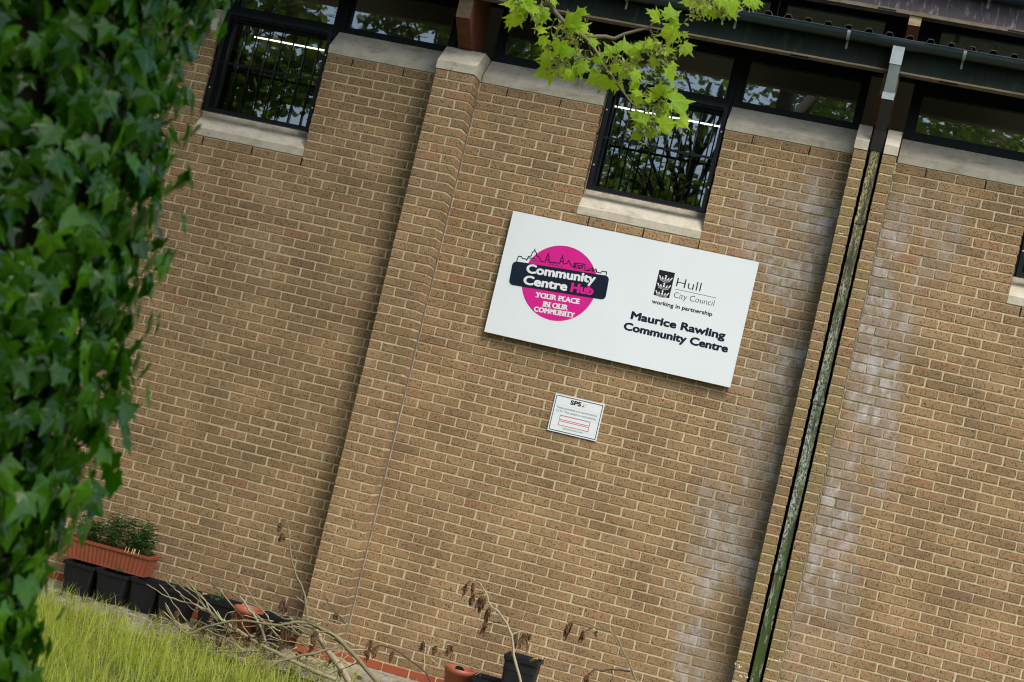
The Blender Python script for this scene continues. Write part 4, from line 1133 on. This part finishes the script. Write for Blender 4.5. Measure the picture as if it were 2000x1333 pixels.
for _ in range(2600):       # bent dry blades and broad seedling leaves through the sward
    y = -1.0-rg.random()*2.6; x = rg.uniform(-3.4, .8); blade(x, y, rg.uniform(.05, .24), .985 if rg.random() < .6 else .05, rg.uniform(.003, .0055))
go = gm.build('grass', 'grass_blade'); tag(go, 'long yellow-green grass below the pots at bottom left', 'grass', kind='stuff')
sh = MB()
for (x, y) in [(1040,1180),(1060,1230),(1100,1130),(1480,1080),(1440,1120),(1500,1050),(1090,990),(1560,1060),(1020,1250)]:
    c = A([(x, y)], -1.55, -1.55)[0]; b = Vector((c.x+rg.uniform(-.05,.05), c.y, GZ)); sh.tube([b, b.lerp(c, .6), c], .0016, 4, tone=0) if False else sh.tube([b, b.lerp(c, .6), c], .0016, 4)
    for _ in range(70):
        p = c+Vector((rg.gauss(0,.018), rg.gauss(0,.018), rg.uniform(-.10,.07))); d = Vector((rg.gauss(0,.4), rg.gauss(0,.4), 1)).normalized()*.008; s_ = d.cross(Vector((rg.random(),1,0))).normalized()*.0022
        sh.add([p, p+s_+d*.5, p+d, p-s_+d*.5], [(0,1,2,3)])
tag(sh.build('seed_heads', 'maple_seed'), 'pale feathery grass seed heads among the fallen branches', 'grass', kind='stuff')
wd_ = MB()
for _ in range(60):
    c = Vector((rg.uniform(-3.0, .5), rg.choice([rg.uniform(-.62, -.42), rg.uniform(-1.6, -.9)]), GZ+.03))
    for q in range(rg.randint(4, 7)):
        a = rg.uniform(0, 6.28); m3 = frame(Vector((math.cos(a), math.sin(a), rg.uniform(.1, .6))), Vector((0, 0, 1)))
        leaf_into(wd_, rg.choice(ivyV), c, m3, rg.uniform(.02, .05), rg.random())
tag(wd_.build('weeds', 'crown_leaf', None, True), 'small leafy weeds in the cracks of the concrete by the pots', 'weeds', kind='stuff')
lt = MB()
for _ in range(420):
    x = rg.uniform(-3.2, .6); y = -.4-abs(rg.gauss(0, .28)); c = Vector((x, y, GZ+.026+rg.uniform(0,.01))); a = rg.uniform(0, 6.3); L = rg.uniform(.012, .04)
    d = Vector((math.cos(a), math.sin(a), rg.uniform(-.1,.3)))*L; s_ = Vector((-math.sin(a), math.cos(a), rg.uniform(-.3,.3)))*L*.28
    lt.add([c-d, c+s_, c+d, c-s_], [(0,1,2,3)])
tag(lt.build('leaf_litter', 'dead_leaf'), 'scattered dry brown leaf litter on the concrete before the pots', 'leaf litter', kind='stuff')
pl = MB()
for xx, zz, n_ in [(2.97,-1.30,6),(2.98,-1.02,5),(2.96,-4.0,8),(2.985,-4.08,9),(2.975,-4.16,7),(3.19,-4.1,6),(2.99,-3.3,5),(3.19,-3.9,4),(2.98,-1.86,4),(3.2,-2.3,3),(2.965,-0.66,3)]:
    for _ in range(n_):
        r_ = rg.uniform(.002, .006); c = Vector((xx+rg.gauss(0,.018), -PD-.001, zz+rg.gauss(0,.006)))
        pl.add([c+Vector((r_*math.cos(2*math.pi*i/7)*1.3, 0, r_*math.sin(2*math.pi*i/7))) for i in range(7)], [tuple(range(7))])
plo = pl.build('bird_lime', 'bird_lime', bld); plo['kind'] = 'stuff'

# ------------------------------------------------------------------ trees behind the viewer, seen only in the glass; one added to block sky
def big_tree(x, y, h_, cr, seed, label, n=9000, low=.22, sz=1.0):
    rn = random.Random(seed); o = empty('broadleaf_tree', (x, y, GZ), label, 'tree', 'trees mirrored in the window glass')
    tk = MB(); tk.tube([(x, y, GZ-.1), (x+.05, y, GZ+h_*.3), (x-.05, y+.1, GZ+h_*.6), (x, y, GZ+h_*.9)], [.28, .2, .13, .04], 10)
    cl_ = []
    for k in range(46):
        a = rn.uniform(0, 6.28); zz = h_*rn.uniform(low, 1.0); rr_ = cr*math.sqrt(max(.05, 1-((zz/h_-.55)/.52)**2))*rn.uniform(.25, 1)
        c = Vector((x+rr_*math.cos(a), y+rr_*math.sin(a), GZ+zz)); cl_.append((c, rn.uniform(.6, 1.2)))
        tk.tube([(x, y, GZ+zz*.75), (Vector((x, y, GZ+zz*.85))+c)/2, c], [.06, .035, .012], 5)
    tk.build('trunk', 'tree_bark', o, True)
    cm = MB()
    for _ in range(n):
        c, r_ = rn.choice(cl_); d = Vector((rn.gauss(0,1), rn.gauss(0,1), rn.gauss(0,.8))).normalized()*r_*rn.random()**.45
        p = c+d; nrm = Vector((rn.gauss(0,.6), rn.gauss(0,.6), 1)).normalized(); u_ = nrm.orthogonal().normalized(); v_ = nrm.cross(u_); s_ = rn.uniform(.07, .15)*sz
        cm.add([p-u_*s_, p-v_*s_*.7, p+u_*s_, p+v_*s_*.7], [(0,1,2,3)], tone=rn.random())
    cm.build('crown', 'crown_leaf', o)
big_tree(-7.4, -6.8, 10.5, 3.4, 1, 'dark leafy tree mirrored in the left barred window', 13000, .10)
big_tree(-4.9, -17.5, 12.6, 3.3, 2, 'tall tree mirrored in the high window left of the hanging maple branch', 11000, .15)
big_tree(-.9, -21.0, 11.6, 2.9, 10, 'thin tree with sky gaps mirrored in the middle barred window', 4200, .25)
big_tree(2.2, -21.5, 12.0, 3.0, 9, 'leafy tree with small sky gaps mirrored in the high window left of the downpipe', 9000)
big_tree(4.5, -17.5, 12.8, 3.2, 3, 'broad tree mirrored in the high window right of the maple branch', 9000)
big_tree(6.6, -19.5, 13.5, 3.6, 4, 'bright green tree mirrored in the top right window beside the downpipe', 12000)
big_tree(-12.5, -16.0, 13.5, 4.0, 5, 'dense tree mirrored in the high window above the left barred window', 13000, .12, 1.2)
big_tree(-1.0, -27.0, 9.2, 4.4, 6, 'low spreading tree mirrored low in the middle barred window', 9000, .08, 1.3)
big_tree(-8.0, -24.0, 14.0, 4.2, 7, 'tallest tree mirrored in the high window beside the red timber beam', 11000, .12, 1.3)
big_tree(-9.2, -3.0, 11.0, 3.4, 8, 'unseen dark tree added close to the wall to block sky from the left', 11000, .08, 1.2)  # out of view, added to cut sky light on the left bay
# crown of the maple overhead, out of the picture
rn = random.Random(77); cm = MB()
for _ in range(6500):
    a = rn.uniform(0, 6.28); rr_ = 2.4*math.sqrt(rn.random()); zz = GZ+6.3+rn.random()*5.5*(1-(rr_/2.6)**2)
    p = Vector((TX+1.6+rr_*math.cos(a), TY-2.8+rr_*math.sin(a), zz))
    nrm = Vector((rn.gauss(0,.5), rn.gauss(0,.5), 1)).normalized(); m3 = frame(nrm.orthogonal()+Vector((rn.gauss(0,.5), rn.gauss(0,.5), 0)), nrm)
    u_ = m3 @ Vector((1,0,0)); v_ = m3 @ Vector((0,1,0)); s_ = rn.uniform(.06, .1)
    cm.add([p-u_*s_, p-v_*s_*.8, p+u_*s_, p+v_*s_*.8], [(0,1,2,3)], tone=rn.random())
for _ in range(4200):      # unseen boughs added over the path to shade the left-hand bay
    d = Vector((rn.gauss(0,1), rn.gauss(0,1), rn.gauss(0,1))).normalized()*rn.random()**.4
    p = Vector((.15+d.x*2.3, -4.7+d.y*2.2, GZ+11.0+d.z*2.3))
    nrm = Vector((rn.gauss(0,.5), rn.gauss(0,.5), 1)).normalized(); u_ = nrm.orthogonal().normalized(); v_ = nrm.cross(u_); s_ = rn.uniform(.07, .11)
    cm.add([p-u_*s_, p-v_*s_*.8, p+u_*s_, p+v_*s_*.8], [(0,1,2,3)], tone=rn.random())
cm.build('crown', 'crown_leaf', map_)
for k, e_ in enumerate([(1.2, -4.9, 11.4), (2.4, -5.6, 11.0), (.2, -5.4, 11.8), (1.4, -3.6, 10.8)]):
    MB().tube([(TX, TY, GZ+7.6+.3*k), ((TX+e_[0])/2, (TY+e_[1])/2, GZ+10.2), (e_[0], e_[1], GZ+e_[2])], [.10, .06, .02], 7).build('limb', 'tree_bark', map_, True)  # out-of-view limbs carrying the added shading boughs
